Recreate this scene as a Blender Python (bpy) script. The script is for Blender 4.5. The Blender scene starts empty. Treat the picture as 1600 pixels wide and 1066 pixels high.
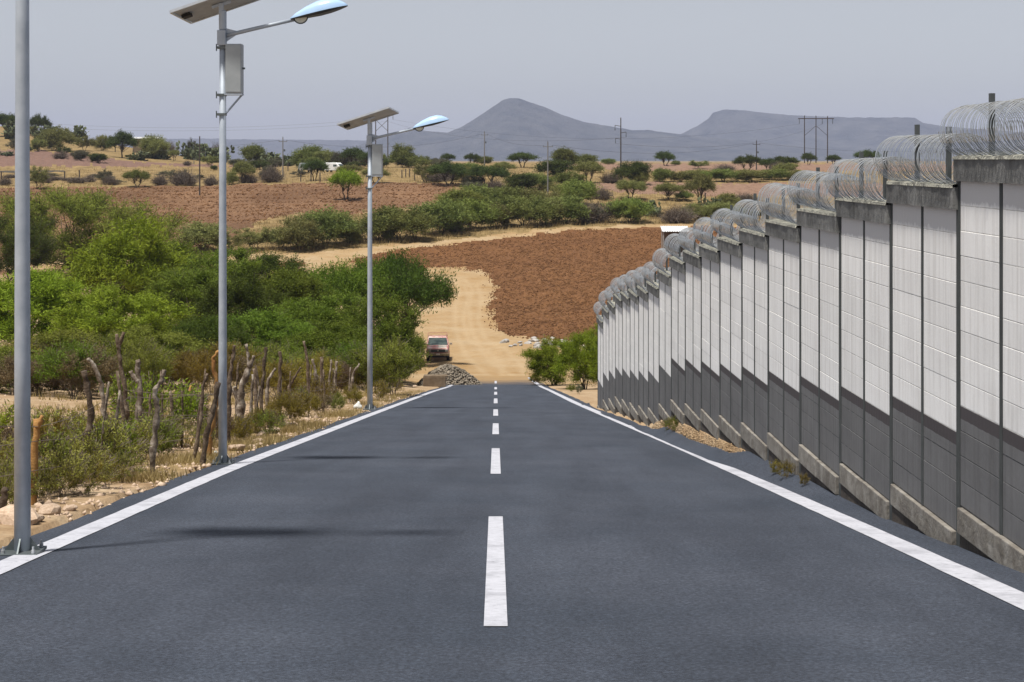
import bpy, math, random
import numpy as np
from mathutils import Vector, Matrix

random.seed(7)
RNG = np.random.default_rng(7)
SC = bpy.context.scene
COL = SC.collection

# ------------------------------------------------------------------ camera
F = 2667.0            # focal length in pixels of the 1600 px wide photograph
HZ = 250.0            # eye level in the photograph
EYE = 1.5             # camera height above the road
cam_d = bpy.data.cameras.new('camera')
cam_d.sensor_width = 36.0
cam_d.lens = F * 36.0 / 1600.0
cam_d.shift_y = -(533.0 - HZ) / 1600.0
cam_d.clip_start = 0.1
cam_d.clip_end = 40000.0
cam = bpy.data.objects.new('camera', cam_d)
cam.location = (0, 0, EYE)
cam.rotation_euler = (math.radians(90), 0, 0)
COL.objects.link(cam)
SC.camera = cam

# ------------------------------------------------------------------ light
SUN_EL = math.radians(72)
SUN_AZ = math.atan2(-0.68, -0.73)         # towards the sun: left and behind the camera
sun_dir = Vector((math.sin(SUN_AZ) * math.cos(SUN_EL), math.cos(SUN_AZ) * math.cos(SUN_EL), math.sin(SUN_EL)))
W = bpy.data.worlds.new('World')
SC.world = W
W.use_nodes = True
nt = W.node_tree
bg = nt.nodes['Background']
sky = nt.nodes.new('ShaderNodeTexSky')
sky.sky_type = 'NISHITA'
sky.sun_disc = False
sky.sun_elevation = SUN_EL
sky.sun_rotation = SUN_AZ
sky.altitude = 1900
sky.air_density = 1.0
sky.dust_density = 3.0
sky.ozone_density = 1.5
hsv = nt.nodes.new('ShaderNodeHueSaturation')      # dusty, washed-out sky
hsv.inputs['Saturation'].default_value = 0.26
nt.links.new(sky.outputs[0], hsv.inputs['Color'])
nt.links.new(hsv.outputs[0], bg.inputs['Color'])
bg.inputs['Strength'].default_value = 0.08
sun_d = bpy.data.lights.new('sun', 'SUN')
sun_d.energy = 4.5
sun_d.angle = math.radians(4.5)      # hazy, dusty sky softens the sun
sun_d.color = (1.0, 0.95, 0.87)
sun = bpy.data.objects.new('sun', sun_d)
sun.rotation_euler = sun_dir.to_track_quat('Z', 'Y').to_euler()
sun.location = (-30, 20, 60)
COL.objects.link(sun)

SC.view_settings.view_transform = 'Standard'
SC.view_settings.look = 'None'
SC.view_settings.exposure = 0.36
SC.view_settings.gamma = 1.0
SC.view_settings.use_curve_mapping = False
SC.render.engine = 'CYCLES'
SC.cycles.use_denoising = True
SC.cycles.max_bounces = 4
SC.cycles.diffuse_bounces = 2
SC.cycles.transmission_bounces = 4
SC.cycles.transparent_max_bounces = 6
SC.cycles.volume_bounces = 0
SC.cycles.sample_clamp_indirect = 6.0

# ------------------------------------------------------------------ helpers
def tag(o, label=None, cat=None, group=None, kind=None):
    if label: o['label'] = label
    if cat: o['category'] = cat
    if group: o['group'] = group
    if kind: o['kind'] = kind
    return o

def link(o, parent=None):
    COL.objects.link(o)
    if parent is not None:
        o.parent = parent
    return o

def empty(name, loc=(0, 0, 0), rz=0.0):
    o = bpy.data.objects.new(name, None)
    o.location = loc
    o.rotation_euler = (0, 0, rz)
    o.empty_display_size = 0.2
    return link(o)

def obj(name, me, parent=None, loc=None):
    o = bpy.data.objects.new(name, me)
    if loc is not None:
        o.location = loc
    return link(o, parent)

def fast_mesh(name, V, Q, mat=None, smooth=False):
    """mesh from numpy arrays; Q is (n,k)"""
    V = np.ascontiguousarray(V, dtype=np.float32)
    Q = np.ascontiguousarray(Q, dtype=np.int32)
    me = bpy.data.meshes.new(name)
    me.vertices.add(len(V)); me.vertices.foreach_set('co', V.ravel())
    me.loops.add(Q.size); me.loops.foreach_set('vertex_index', Q.ravel())
    me.polygons.add(len(Q))
    me.polygons.foreach_set('loop_start', np.arange(0, Q.size, Q.shape[1], dtype=np.int32))
    if smooth:
        me.polygons.foreach_set('use_smooth', np.ones(len(Q), dtype=bool))
    me.update(calc_edges=True)
    if mat: me.materials.append(mat)
    return me

class MB:
    """collects simple shapes into one mesh"""
    def __init__(s):
        s.v = []; s.f = []
    def add(s, vs, fs):
        n = len(s.v)
        s.v += [tuple(v) for v in vs]
        s.f += [tuple(i + n for i in f) for f in fs]
        return s
    def box(s, c, d, rot=None, taper=1.0):
        hx, hy, hz = d[0] / 2, d[1] / 2, d[2] / 2
        vs = []
        for z in (-1, 1):
            k = taper if z > 0 else 1.0
            for x, y in ((-1, -1), (1, -1), (1, 1), (-1, 1)):
                p = Vector((x * hx * k, y * hy * k, z * hz))
                if rot is not None: p = rot @ p
                vs.append(p + Vector(c))
        s.add(vs, [(3, 2, 1, 0), (4, 5, 6, 7), (0, 1, 5, 4), (1, 2, 6, 5), (2, 3, 7, 6), (3, 0, 4, 7)])
        return s
    def hexa(s, vs):
        """8 corner points, bottom ring then top ring"""
        s.add(vs, [(3, 2, 1, 0), (4, 5, 6, 7), (0, 1, 5, 4), (1, 2, 6, 5), (2, 3, 7, 6), (3, 0, 4, 7)])
        return s
    def tube(s, pts, rad, n=6, cap=True, flat=None):
        pts = [Vector(p) for p in pts]
        m = len(pts)
        if not hasattr(rad, '__len__'): rad = [rad] * m
        base = len(s.v)
        up = None
        for i, p in enumerate(pts):
            d = (pts[min(i + 1, m - 1)] - pts[max(i - 1, 0)])
            if d.length < 1e-9: d = Vector((0, 0, 1))
            d.normalize()
            if up is None:
                a = Vector((0, 0, 1)) if abs(d.z) < 0.9 else Vector((1, 0, 0))
                up = a
            u = d.cross(up)
            if u.length < 1e-5: u = d.cross(Vector((0.3, 0.8, 0.5)))
            u.normalize(); w = u.cross(d); up = w
            for k in range(n):
                a = 2 * math.pi * k / n
                s.v.append(tuple(p + (u * math.cos(a) + w * math.sin(a)) * rad[i]))
        for i in range(m - 1):
            for k in range(n):
                a = base + i * n + k; b = base + i * n + (k + 1) % n
                s.f.append((a, b, b + n, a + n))
        if cap:
            s.f.append(tuple(base + k for k in reversed(range(n))))
            s.f.append(tuple(base + (m - 1) * n + k for k in range(n)))
        return s
    def lathe(s, prof, n=16, c=(0, 0, 0), axis='z'):
        base = len(s.v)
        for r, z in prof:
            for k in range(n):
                a = 2 * math.pi * k / n
                x, y = r * math.cos(a), r * math.sin(a)
                p = (x, y, z) if axis == 'z' else ((z, x, y) if axis == 'x' else (x, z, y))
                s.v.append((p[0] + c[0], p[1] + c[1], p[2] + c[2]))
        for i in range(len(prof) - 1):
            for k in range(n):
                a = base + i * n + k; b = base + i * n + (k + 1) % n
                s.f.append((a, b, b + n, a + n))
        s.f.append(tuple(base + k for k in reversed(range(n))))
        s.f.append(tuple(base + (len(prof) - 1) * n + k for k in range(n)))
        return s
    def mesh(s, name, mat, smooth=False):
        me = bpy.data.meshes.new(name)
        me.from_pydata(s.v, [], s.f)
        if smooth:
            for p in me.polygons: p.use_smooth = True
        me.update()
        if mat: me.materials.append(mat)
        return me
    def build(s, name, mat, parent=None, loc=None, smooth=False, bevel=0.0):
        o = obj(name, s.mesh(name, mat, smooth), parent, loc)
        if bevel:
            b = o.modifiers.new('bevel', 'BEVEL'); b.width = bevel; b.segments = 2; b.limit_method = 'ANGLE'
        return o

def vnoise(x, y, seed=0):
    """2-D value noise, vectorised, in -1..1"""
    x = np.asarray(x, float); y = np.asarray(y, float)
    xi = np.floor(x).astype(np.int64); yi = np.floor(y).astype(np.int64)
    fx = x - xi; fy = y - yi
    fx = fx * fx * (3 - 2 * fx); fy = fy * fy * (3 - 2 * fy)
    def h(a, b):
        n = (a * 374761393 + b * 668265263 + seed * 974634777) & 0xFFFFFFFF
        n = ((n ^ (n >> 13)) * 1274126177) & 0xFFFFFFFF
        n = n ^ (n >> 16)
        return (n & 0xFFFF) / 32767.5 - 1.0
    return ((h(xi, yi) * (1 - fx) + h(xi + 1, yi) * fx) * (1 - fy) +
            (h(xi, yi + 1) * (1 - fx) + h(xi + 1, yi + 1) * fx) * fy)

def fbm(x, y, seed=0, oct=4):
    r = 0; a = 1.0
    for i in range(oct):
        r = r + a * vnoise(np.asarray(x) * 2 ** i, np.asarray(y) * 2 ** i, seed + i * 17); a *= 0.5
    return r

# ------------------------------------------------------------------ materials
def new_mat(name):
    m = bpy.data.materials.new(name); m.use_nodes = True
    t = m.node_tree
    return m, t, t.nodes['Principled BSDF']

def ramp(t, stops):
    r = t.nodes.new('ShaderNodeValToRGB')
    e = r.color_ramp.elements
    e[0].position, e[0].color = stops[0][0], (*stops[0][1], 1)
    e[1].position, e[1].color = stops[-1][0], (*stops[-1][1], 1)
    for p, c in stops[1:-1]:
        k = e.new(p); k.color = (*c, 1)
    return r

def noise(t, scale, detail=4, rough=0.6, coord=None, vec=None):
    n = t.nodes.new('ShaderNodeTexNoise')
    n.inputs['Scale'].default_value = scale
    n.inputs['Detail'].default_value = detail
    n.inputs['Roughness'].default_value = rough
    if vec is not None: t.links.new(vec, n.inputs['Vector'])
    return n

def mixc(t, fac, a, b, mode='MIX'):
    m = t.nodes.new('ShaderNodeMix'); m.data_type = 'RGBA'; m.blend_type = mode
    for s, v in ((m.inputs['Factor'], fac), (m.inputs['A'], a), (m.inputs['B'], b)):
        if isinstance(v, bpy.types.NodeSocket): t.links.new(v, s)
        elif isinstance(v, tuple): s.default_value = (*v, 1) if len(v) == 3 else v
        else: s.default_value = v
    return m.outputs['Result']

def surf(name, stops, scale, rough=0.9, metal=0.0, detail=5, bump=0.0, bscale=None, bdist=0.02,
         stops2=None, scale2=1.0, mode2='MULTIPLY', fac2=1.0, vary=0.0, spec=0.3):
    m, t, b = new_mat(name)
    tc = t.nodes.new('ShaderNodeTexCoord')
    v = tc.outputs['Object']
    n = noise(t, scale, detail, 0.62, vec=v)
    r = ramp(t, stops); t.links.new(n.outputs['Fac'], r.inputs[0])
    c = r.outputs[0]
    if stops2:
        n2 = noise(t, scale2, 4, 0.6, vec=v)
        r2 = ramp(t, stops2); t.links.new(n2.outputs['Fac'], r2.inputs[0])
        c = mixc(t, fac2, c, r2.outputs[0], mode2)
    if vary:
        oi = t.nodes.new('ShaderNodeObjectInfo')
        h = t.nodes.new('ShaderNodeHueSaturation')
        mr = t.nodes.new('ShaderNodeMapRange')
        mr.inputs['To Min'].default_value = 1 - vary; mr.inputs['To Max'].default_value = 1 + vary
        t.links.new(oi.outputs['Random'], mr.inputs['Value'])
        t.links.new(mr.outputs[0], h.inputs['Value']); t.links.new(c, h.inputs['Color'])
        c = h.outputs[0]
    t.links.new(c, b.inputs['Base Color'])
    b.inputs['Roughness'].default_value = rough
    b.inputs['Metallic'].default_value = metal
    b.inputs['Specular IOR Level'].default_value = spec
    if bump:
        nb = noise(t, bscale or scale, 6, 0.65, vec=v)
        bp = t.nodes.new('ShaderNodeBump')
        bp.inputs['Strength'].default_value = bump; bp.inputs['Distance'].default_value = bdist
        t.links.new(nb.outputs['Fac'], bp.inputs['Height'])
        t.links.new(bp.outputs[0], b.inputs['Normal'])
    return m

def leaf_mat(name, dark, light, trans=0.35, scale=0.9):
    m, t, b = new_mat(name)
    tc = t.nodes.new('ShaderNodeTexCoord')
    oi = t.nodes.new('ShaderNodeObjectInfo')
    add = t.nodes.new('ShaderNodeVectorMath'); add.operation = 'ADD'
    t.links.new(tc.outputs['Object'], add.inputs[0]); t.links.new(oi.outputs['Location'], add.inputs[1])
    n = noise(t, scale, 3, 0.7, vec=add.outputs[0])
    r = ramp(t, [(0.33, dark), (0.68, light)]); t.links.new(n.outputs['Fac'], r.inputs[0])
    h = t.nodes.new('ShaderNodeHueSaturation')
    mr = t.nodes.new('ShaderNodeMapRange')
    mr.inputs['To Min'].default_value = 0.8; mr.inputs['To Max'].default_value = 1.2
    t.links.new(oi.outputs['Random'], mr.inputs['Value']); t.links.new(mr.outputs[0], h.inputs['Value'])
    mh = t.nodes.new('ShaderNodeMapRange')
    mh.inputs['To Min'].default_value = 0.485; mh.inputs['To Max'].default_value = 0.515
    t.links.new(oi.outputs['Random'], mh.inputs['Value']); t.links.new(mh.outputs[0], h.inputs['Hue'])
    t.links.new(r.outputs[0], h.inputs['Color'])
    b.inputs['Roughness'].default_value = 0.75
    b.inputs['Specular IOR Level'].default_value = 0.2
    t.links.new(h.outputs[0], b.inputs['Base Color'])
    tr = t.nodes.new('ShaderNodeBsdfTranslucent'); t.links.new(h.outputs[0], tr.inputs[0])
    ms = t.nodes.new('ShaderNodeMixShader'); ms.inputs[0].default_value = trans
    t.links.new(b.outputs[0], ms.inputs[1]); t.links.new(tr.outputs[0], ms.inputs[2])
    t.links.new(ms.outputs[0], t.nodes['Material Output'].inputs[0])
    return m

def plain(name, c, rough=0.6, metal=0.0, spec=0.4, var=0.12, scale=6.0):
    lo = tuple(x * (1 - var) for x in c); hi = tuple(min(1, x * (1 + var)) for x in c)
    return surf(name, [(0.3, lo), (0.7, hi)], scale, rough, metal, spec=spec)

M = {}
M['leaf_bright'] = leaf_mat('leaf_bright', (0.13, 0.18, 0.01), (0.25, 0.31, 0.025))
M['leaf_green'] = leaf_mat('leaf_green', (0.083, 0.128, 0.011), (0.165, 0.22, 0.025))
M['leaf_dark'] = leaf_mat('leaf_dark', (0.042, 0.07, 0.008), (0.095, 0.135, 0.018))
M['leaf_olive'] = leaf_mat('leaf_olive', (0.125, 0.15, 0.02), (0.225, 0.25, 0.042))
M['leaf_yellow'] = leaf_mat('leaf_yellow', (0.15, 0.125, 0.018), (0.26, 0.21, 0.036))
M['leaf_grey'] = leaf_mat('leaf_grey', (0.1, 0.11, 0.055), (0.18, 0.19, 0.1))
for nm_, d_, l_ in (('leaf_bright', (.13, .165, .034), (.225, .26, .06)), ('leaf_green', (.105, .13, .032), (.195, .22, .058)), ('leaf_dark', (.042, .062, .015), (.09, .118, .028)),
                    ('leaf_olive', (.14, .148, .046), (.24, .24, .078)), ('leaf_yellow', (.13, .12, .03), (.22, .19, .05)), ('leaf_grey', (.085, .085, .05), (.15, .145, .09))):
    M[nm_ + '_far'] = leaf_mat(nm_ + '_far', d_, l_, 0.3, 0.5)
M['leaf_weed'] = leaf_mat('leaf_weed', (0.17, 0.17, 0.03), (0.32, 0.31, 0.075))
M['leaf_brown'] = leaf_mat('leaf_brown', (0.1, 0.068, 0.035), (0.18, 0.13, 0.07), 0.15)
M['bark'] = surf('bark', [(0.3, (0.04, 0.03, 0.022)), (0.7, (0.10, 0.08, 0.06))], 6, 0.95, bump=0.6, bscale=14)
M['twig'] = surf('twig', [(0.3, (0.09, 0.07, 0.055)), (0.7, (0.19, 0.155, 0.125))], 5, 0.95)
M['nopal'] = surf('nopal', [(0.3, (0.06, 0.075, 0.035)), (0.7, (0.13, 0.15, 0.07))], 2.0, 0.7)
M['dry_grass'] = leaf_mat('dry_grass', (0.22, 0.155, 0.06), (0.42, 0.32, 0.16), 0.3, 0.6)
M['post_wood'] = surf('post_wood', [(0.34, (0.055, 0.036, 0.024)), (0.52, (0.13, 0.095, 0.068)), (0.70, (0.31, 0.25, 0.19))], 8.0, 0.95,
                      bump=0.9, bscale=18, bdist=0.03, vary=0.25)
M['post_orange'] = surf('post_orange', [(0.3, (0.24, 0.11, 0.035)), (0.7, (0.46, 0.26, 0.09))], 5.0, 0.9, bump=0.8, bscale=18)
M['post_pale'] = surf('post_pale', [(0.36, (0.085, 0.062, 0.045)), (0.52, (0.21, 0.17, 0.135)), (0.66, (0.45, 0.40, 0.34))], 8.0, 0.95, bump=0.8, bscale=18)
M['galv'] = surf('galv', [(0.3, (0.36, 0.41, 0.48)), (0.7, (0.47, 0.52, 0.59))], 7.0, 0.5, 0.2, spec=0.5)
M['galv_dark'] = surf('galv_dark', [(0.3, (0.10, 0.12, 0.125)), (0.7, (0.17, 0.19, 0.20))], 9.0, 0.5, 0.6)
M['box_grey'] = surf('box_grey', [(0.3, (0.33, 0.36, 0.38)), (0.7, (0.41, 0.44, 0.46))], 4.0, 0.5, 0.2)
M['white_back'] = plain('white_back', (0.33, 0.345, 0.36), 0.6)
M['alu'] = plain('alu', (0.58, 0.60, 0.62), 0.38, 0.7)
M['cells'] = plain('cells', (0.012, 0.016, 0.045), 0.15, 0.0, 0.5)
M['lamp_blue'] = plain('lamp_blue', (0.42, 0.60, 0.86), 0.25, 0.0, 0.5, 0.04)
M['lamp_dark'] = plain('lamp_dark', (0.03, 0.033, 0.036), 0.45)
M['lamp_lens'] = plain('lamp_lens', (0.75, 0.76, 0.68), 0.25)
M['black'] = plain('black', (0.012, 0.012, 0.013), 0.6)
M['razor'] = surf('razor', [(0.3, (0.34, 0.37, 0.40)), (0.7, (0.58, 0.61, 0.64))], 12.0, 0.34, 0.7, spec=0.5)
M['pole_wood'] = surf('pole_wood', [(0.3, (0.05, 0.042, 0.036)), (0.7, (0.10, 0.085, 0.075))], 3.0, 0.95)
M['pole_conc'] = surf('pole_conc', [(0.3, (0.16, 0.155, 0.15)), (0.7, (0.25, 0.245, 0.235))], 3.0, 0.95)
M['wire'] = plain('wire', (0.05, 0.05, 0.052), 0.6, 0.3)
M['coping'] = surf('coping', [(0.28, (0.12, 0.12, 0.115)), (0.5, (0.20, 0.20, 0.195)), (0.72, (0.29, 0.29, 0.28))], 3.0, 0.95,
                   bump=0.5, bscale=22, stops2=[(0.3, (0.75, 0.75, 0.75)), (0.6, (1, 1, 1))], scale2=9.0, vary=0.12)
M['mortar_top'] = surf('mortar_top', [(0.3, (0.26, 0.26, 0.23)), (0.7, (0.46, 0.45, 0.38))], 8.0, 0.95, bump=0.6, bscale=20)
M['plinth'] = surf('plinth', [(0.28, (0.14, 0.125, 0.11)), (0.5, (0.22, 0.205, 0.185)), (0.72, (0.31, 0.295, 0.27))], 3.5, 0.95,
                   bump=0.7, bscale=16, stops2=[(0.3, (0.7, 0.68, 0.64)), (0.6, (1, 1, 1))], scale2=10.0, vary=0.1)
M['foundation'] = surf('foundation', [(0.3, (0.045, 0.037, 0.033)), (0.7, (0.10, 0.085, 0.072))], 3.5, 0.95, bump=0.7, bscale=16)
M['wall_post'] = surf('wall_post', [(0.3, (0.045, 0.05, 0.05)), (0.7, (0.075, 0.082, 0.082))], 4.0, 0.8)
M['steel_post'] = plain('steel_post', (0.07, 0.08, 0.085), 0.6)
M['mortar'] = surf('mortar', [(0.3, (0.50, 0.49, 0.47)), (0.7, (0.82, 0.81, 0.78))], 10.0, 0.95)
M['mortar_dark'] = surf('mortar_dark', [(0.3, (0.05, 0.05, 0.052)), (0.55, (0.10, 0.10, 0.10)), (0.75, (0.26, 0.25, 0.24))], 10.0, 0.95)

def block_mat(name, stops, band=False, brush=False):
    m, t, b = new_mat(name)
    tc = t.nodes.new('ShaderNodeTexCoord')
    oi = t.nodes.new('ShaderNodeObjectInfo')
    geo = t.nodes.new('ShaderNodeNewGeometry')
    v = geo.outputs['Position']
    n = noise(t, 1.6, 6, 0.65, vec=v)
    r = ramp(t, stops); t.links.new(n.outputs['Fac'], r.inputs[0])
    # rain streaks: noise stretched along z
    mp = t.nodes.new('ShaderNodeMapping'); mp.inputs['Scale'].default_value = (1, 1, 0.05)
    t.links.new(v, mp.inputs['Vector'])
    ns = noise(t, 13.0, 3, 0.6, vec=mp.outputs[0])
    rs = ramp(t, [(0.33, (0.80, 0.79, 0.78)), (0.55, (1, 1, 1))]); t.links.new(ns.outputs['Fac'], rs.inputs[0])
    c = mixc(t, 0.8, r.outputs[0], rs.outputs[0], 'MULTIPLY')
    if band:      # the overlapping coat of nearly black paint along the top of this course
        sx = t.nodes.new('ShaderNodeSeparateXYZ'); t.links.new(tc.outputs['Generated'], sx.inputs[0])
        nw = noise(t, 8.0, 3, 0.6, vec=v)
        ad = t.nodes.new('ShaderNodeMath'); ad.operation = 'MULTIPLY_ADD'
        t.links.new(nw.outputs['Fac'], ad.inputs[0]); ad.inputs[1].default_value = 0.12
        t.links.new(sx.outputs['Z'], ad.inputs[2])
        gt = t.nodes.new('ShaderNodeMath'); gt.operation = 'GREATER_THAN'; gt.inputs[1].default_value = 0.53
        t.links.new(ad.outputs[0], gt.inputs[0])
        c = mixc(t, gt.outputs[0], c, (0.07, 0.062, 0.066))
    if brush:     # the top course kept a thinner, greyer coat with ragged brush strokes at its foot
        sx = t.nodes.new('ShaderNodeSeparateXYZ'); t.links.new(tc.outputs['Generated'], sx.inputs[0])
        mq = t.nodes.new('ShaderNodeMapping'); mq.inputs['Scale'].default_value = (1, 1, 0.12); t.links.new(v, mq.inputs['Vector'])
        nw = noise(t, 7.0, 5, 0.75, vec=mq.outputs[0])
        ad = t.nodes.new('ShaderNodeMath'); ad.operation = 'MULTIPLY_ADD'
        t.links.new(nw.outputs['Fac'], ad.inputs[0]); ad.inputs[1].default_value = -0.9; t.links.new(sx.outputs['Z'], ad.inputs[2])
        gt = t.nodes.new('ShaderNodeMapRange'); gt.inputs['From Min'].default_value = -0.38; gt.inputs['From Max'].default_value = -0.30
        t.links.new(ad.outputs[0], gt.inputs['Value'])
        c = mixc(t, gt.outputs[0], c, (0.66, 0.65, 0.65))
    h = t.nodes.new('ShaderNodeHueSaturation')
    mr = t.nodes.new('ShaderNodeMapRange')
    mr.inputs['To Min'].default_value = 0.95; mr.inputs['To Max'].default_value = 1.04
    t.links.new(oi.outputs['Random'], mr.inputs['Value']); t.links.new(mr.outputs[0], h.inputs['Value'])
    t.links.new(c, h.inputs['Color']); t.links.new(h.outputs[0], b.inputs['Base Color'])
    b.inputs['Roughness'].default_value = 0.85; b.inputs['Specular IOR Level'].default_value = 0.25
    # vertical combed ribs of the blocks plus grain
    mp2 = t.nodes.new('ShaderNodeMapping'); mp2.inputs['Scale'].default_value = (0, 1, 0)
    t.links.new(v, mp2.inputs['Vector'])
    wv = t.nodes.new('ShaderNodeTexWave'); wv.wave_type = 'BANDS'; wv.bands_direction = 'Y'
    wv.inputs['Scale'].default_value = 3.2; wv.inputs['Distortion'].default_value = 1.2
    t.links.new(mp2.outputs[0], wv.inputs['Vector'])
    ng = noise(t, 45.0, 4, 0.7, vec=v)
    sm = t.nodes.new('ShaderNodeMath'); sm.operation = 'ADD'
    t.links.new(wv.outputs['Fac'], sm.inputs[0]); t.links.new(ng.outputs['Fac'], sm.inputs[1])
    bp = t.nodes.new('ShaderNodeBump'); bp.inputs['Strength'].default_value = 0.16; bp.inputs['Distance'].default_value = 0.006
    t.links.new(sm.outputs[0], bp.inputs['Height']); t.links.new(bp.outputs[0], b.inputs['Normal'])
    return m
M['block_white'] = block_mat('block_white', [(0.3, (0.80, 0.79, 0.785)), (0.7, (0.89, 0.885, 0.88))])
M['block_top'] = block_mat('block_top', [(0.3, (0.80, 0.79, 0.785)), (0.7, (0.89, 0.885, 0.88))], brush=True)
M['block_grey'] = block_mat('block_grey', [(0.3, (0.12, 0.12, 0.125)), (0.7, (0.17, 0.17, 0.175))])
M['block_band'] = block_mat('block_band', [(0.3, (0.12, 0.12, 0.125)), (0.7, (0.17, 0.17, 0.175))], band=True)

M['field'] = surf('field', [(0.25, (0.09, 0.038, 0.013)), (0.5, (0.16, 0.074, 0.028)), (0.75, (0.245, 0.124, 0.053))], 1.9, 1.0, detail=8,
                  bump=1.0, bscale=3.0, bdist=0.25, stops2=[(0.3, (0.90, 0.86, 0.84)), (0.7, (1.06, 1.04, 1.0))], scale2=0.07)
M['clod'] = surf('clod', [(0.3, (0.085, 0.038, 0.014)), (0.7, (0.24, 0.122, 0.052))], 1.1, 1.0, bump=0.8, bscale=6)
M['far_field'] = surf('far_field', [(0.25, (0.11, 0.058, 0.029)), (0.5, (0.175, 0.102, 0.056)), (0.75, (0.255, 0.162, 0.097))], 1.2, 1.0, detail=8,
                  bump=1.0, bscale=2.0, bdist=0.25, stops2=[(0.35, (0.72, 0.66, 0.62)), (0.65, (1.15, 1.1, 1.05))], scale2=0.05)
M['hill_field'] = surf('hill_field', [(0.25, (0.11, 0.062, 0.048)), (0.75, (0.23, 0.14, 0.105))], 0.9, 1.0, detail=8, bump=0.8, bscale=2.0, bdist=0.2)
M['ridge_field'] = surf('ridge_field', [(0.25, (0.15, 0.085, 0.058)), (0.75, (0.28, 0.18, 0.125))], 0.8, 1.0, detail=8, bump=0.8, bscale=2.0, bdist=0.2)
def dirt_mat():
    m, t, b = new_mat('dirt')
    tc = t.nodes.new('ShaderNodeTexCoord'); v = tc.outputs['Object']
    n1 = noise(t, 0.16, 7, 0.62, vec=v)
    r1 = ramp(t, [(0.30, (0.30, 0.19, 0.088)), (0.5, (0.35, 0.245, 0.135)), (0.70, (0.40, 0.305, 0.195))]); t.links.new(n1.outputs['Fac'], r1.inputs[0])
    n2 = noise(t, 2.4, 6, 0.7, vec=v)
    r2 = ramp(t, [(0.3, (0.80, 0.77, 0.72)), (0.52, (1, 1, 1)), (0.72, (1.08, 1.06, 1.03))]); t.links.new(n2.outputs['Fac'], r2.inputs[0])
    c = mixc(t, 0.9, r1.outputs[0], r2.outputs[0], 'MULTIPLY')
    at_ = t.nodes.new('ShaderNodeAttribute'); at_.attribute_name = 'rut'
    n3 = noise(t, 0.8, 4, 0.7, vec=v)
    mu = t.nodes.new('ShaderNodeMath'); mu.operation = 'MULTIPLY'; t.links.new(at_.outputs['Fac'], mu.inputs[0]); t.links.new(n3.outputs['Fac'], mu.inputs[1])
    c = mixc(t, mu.outputs[0], c, (0.40, 0.30, 0.185))
    t.links.new(c, b.inputs['Base Color']); b.inputs['Roughness'].default_value = 1.0; b.inputs['Specular IOR Level'].default_value = 0.1
    nb = noise(t, 4.0, 6, 0.7, vec=v)
    bp = t.nodes.new('ShaderNodeBump'); bp.inputs['Strength'].default_value = 0.6; bp.inputs['Distance'].default_value = 0.08
    t.links.new(nb.outputs['Fac'], bp.inputs['Height']); t.links.new(bp.outputs[0], b.inputs['Normal'])
    return m
M['dirt'] = dirt_mat()
M['stone'] = surf('stone', [(0.3, (0.10, 0.085, 0.065)), (0.7, (0.31, 0.265, 0.21))], 1.7, 0.95, bump=0.4, bscale=8)
M['stone_pale'] = surf('stone_pale', [(0.3, (0.24, 0.225, 0.21)), (0.7, (0.47, 0.45, 0.43))], 2.0, 0.95, bump=0.4, bscale=8, vary=0.15)
M['stone_tan'] = surf('stone_tan', [(0.3, (0.36, 0.25, 0.17)), (0.7, (0.60, 0.47, 0.36))], 5.0, 0.95, bump=0.5, bscale=14, vary=0.15)
M['concrete'] = surf('concrete', [(0.3, (0.12, 0.088, 0.058)), (0.7, (0.23, 0.175, 0.12))], 2.5, 0.95, bump=0.4, bscale=12)
M['rubble_soil'] = surf('rubble_soil', [(0.3, (0.10, 0.075, 0.05)), (0.7, (0.22, 0.17, 0.12))], 3.0, 1.0, bump=0.6)
M['mountain'] = surf('mountain', [(0.3, (0.015, 0.025, 0.035)), (0.7, (0.085, 0.09, 0.095))], 0.008, 1.0, detail=10, bump=1.0, bscale=0.013, bdist=40)

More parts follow.
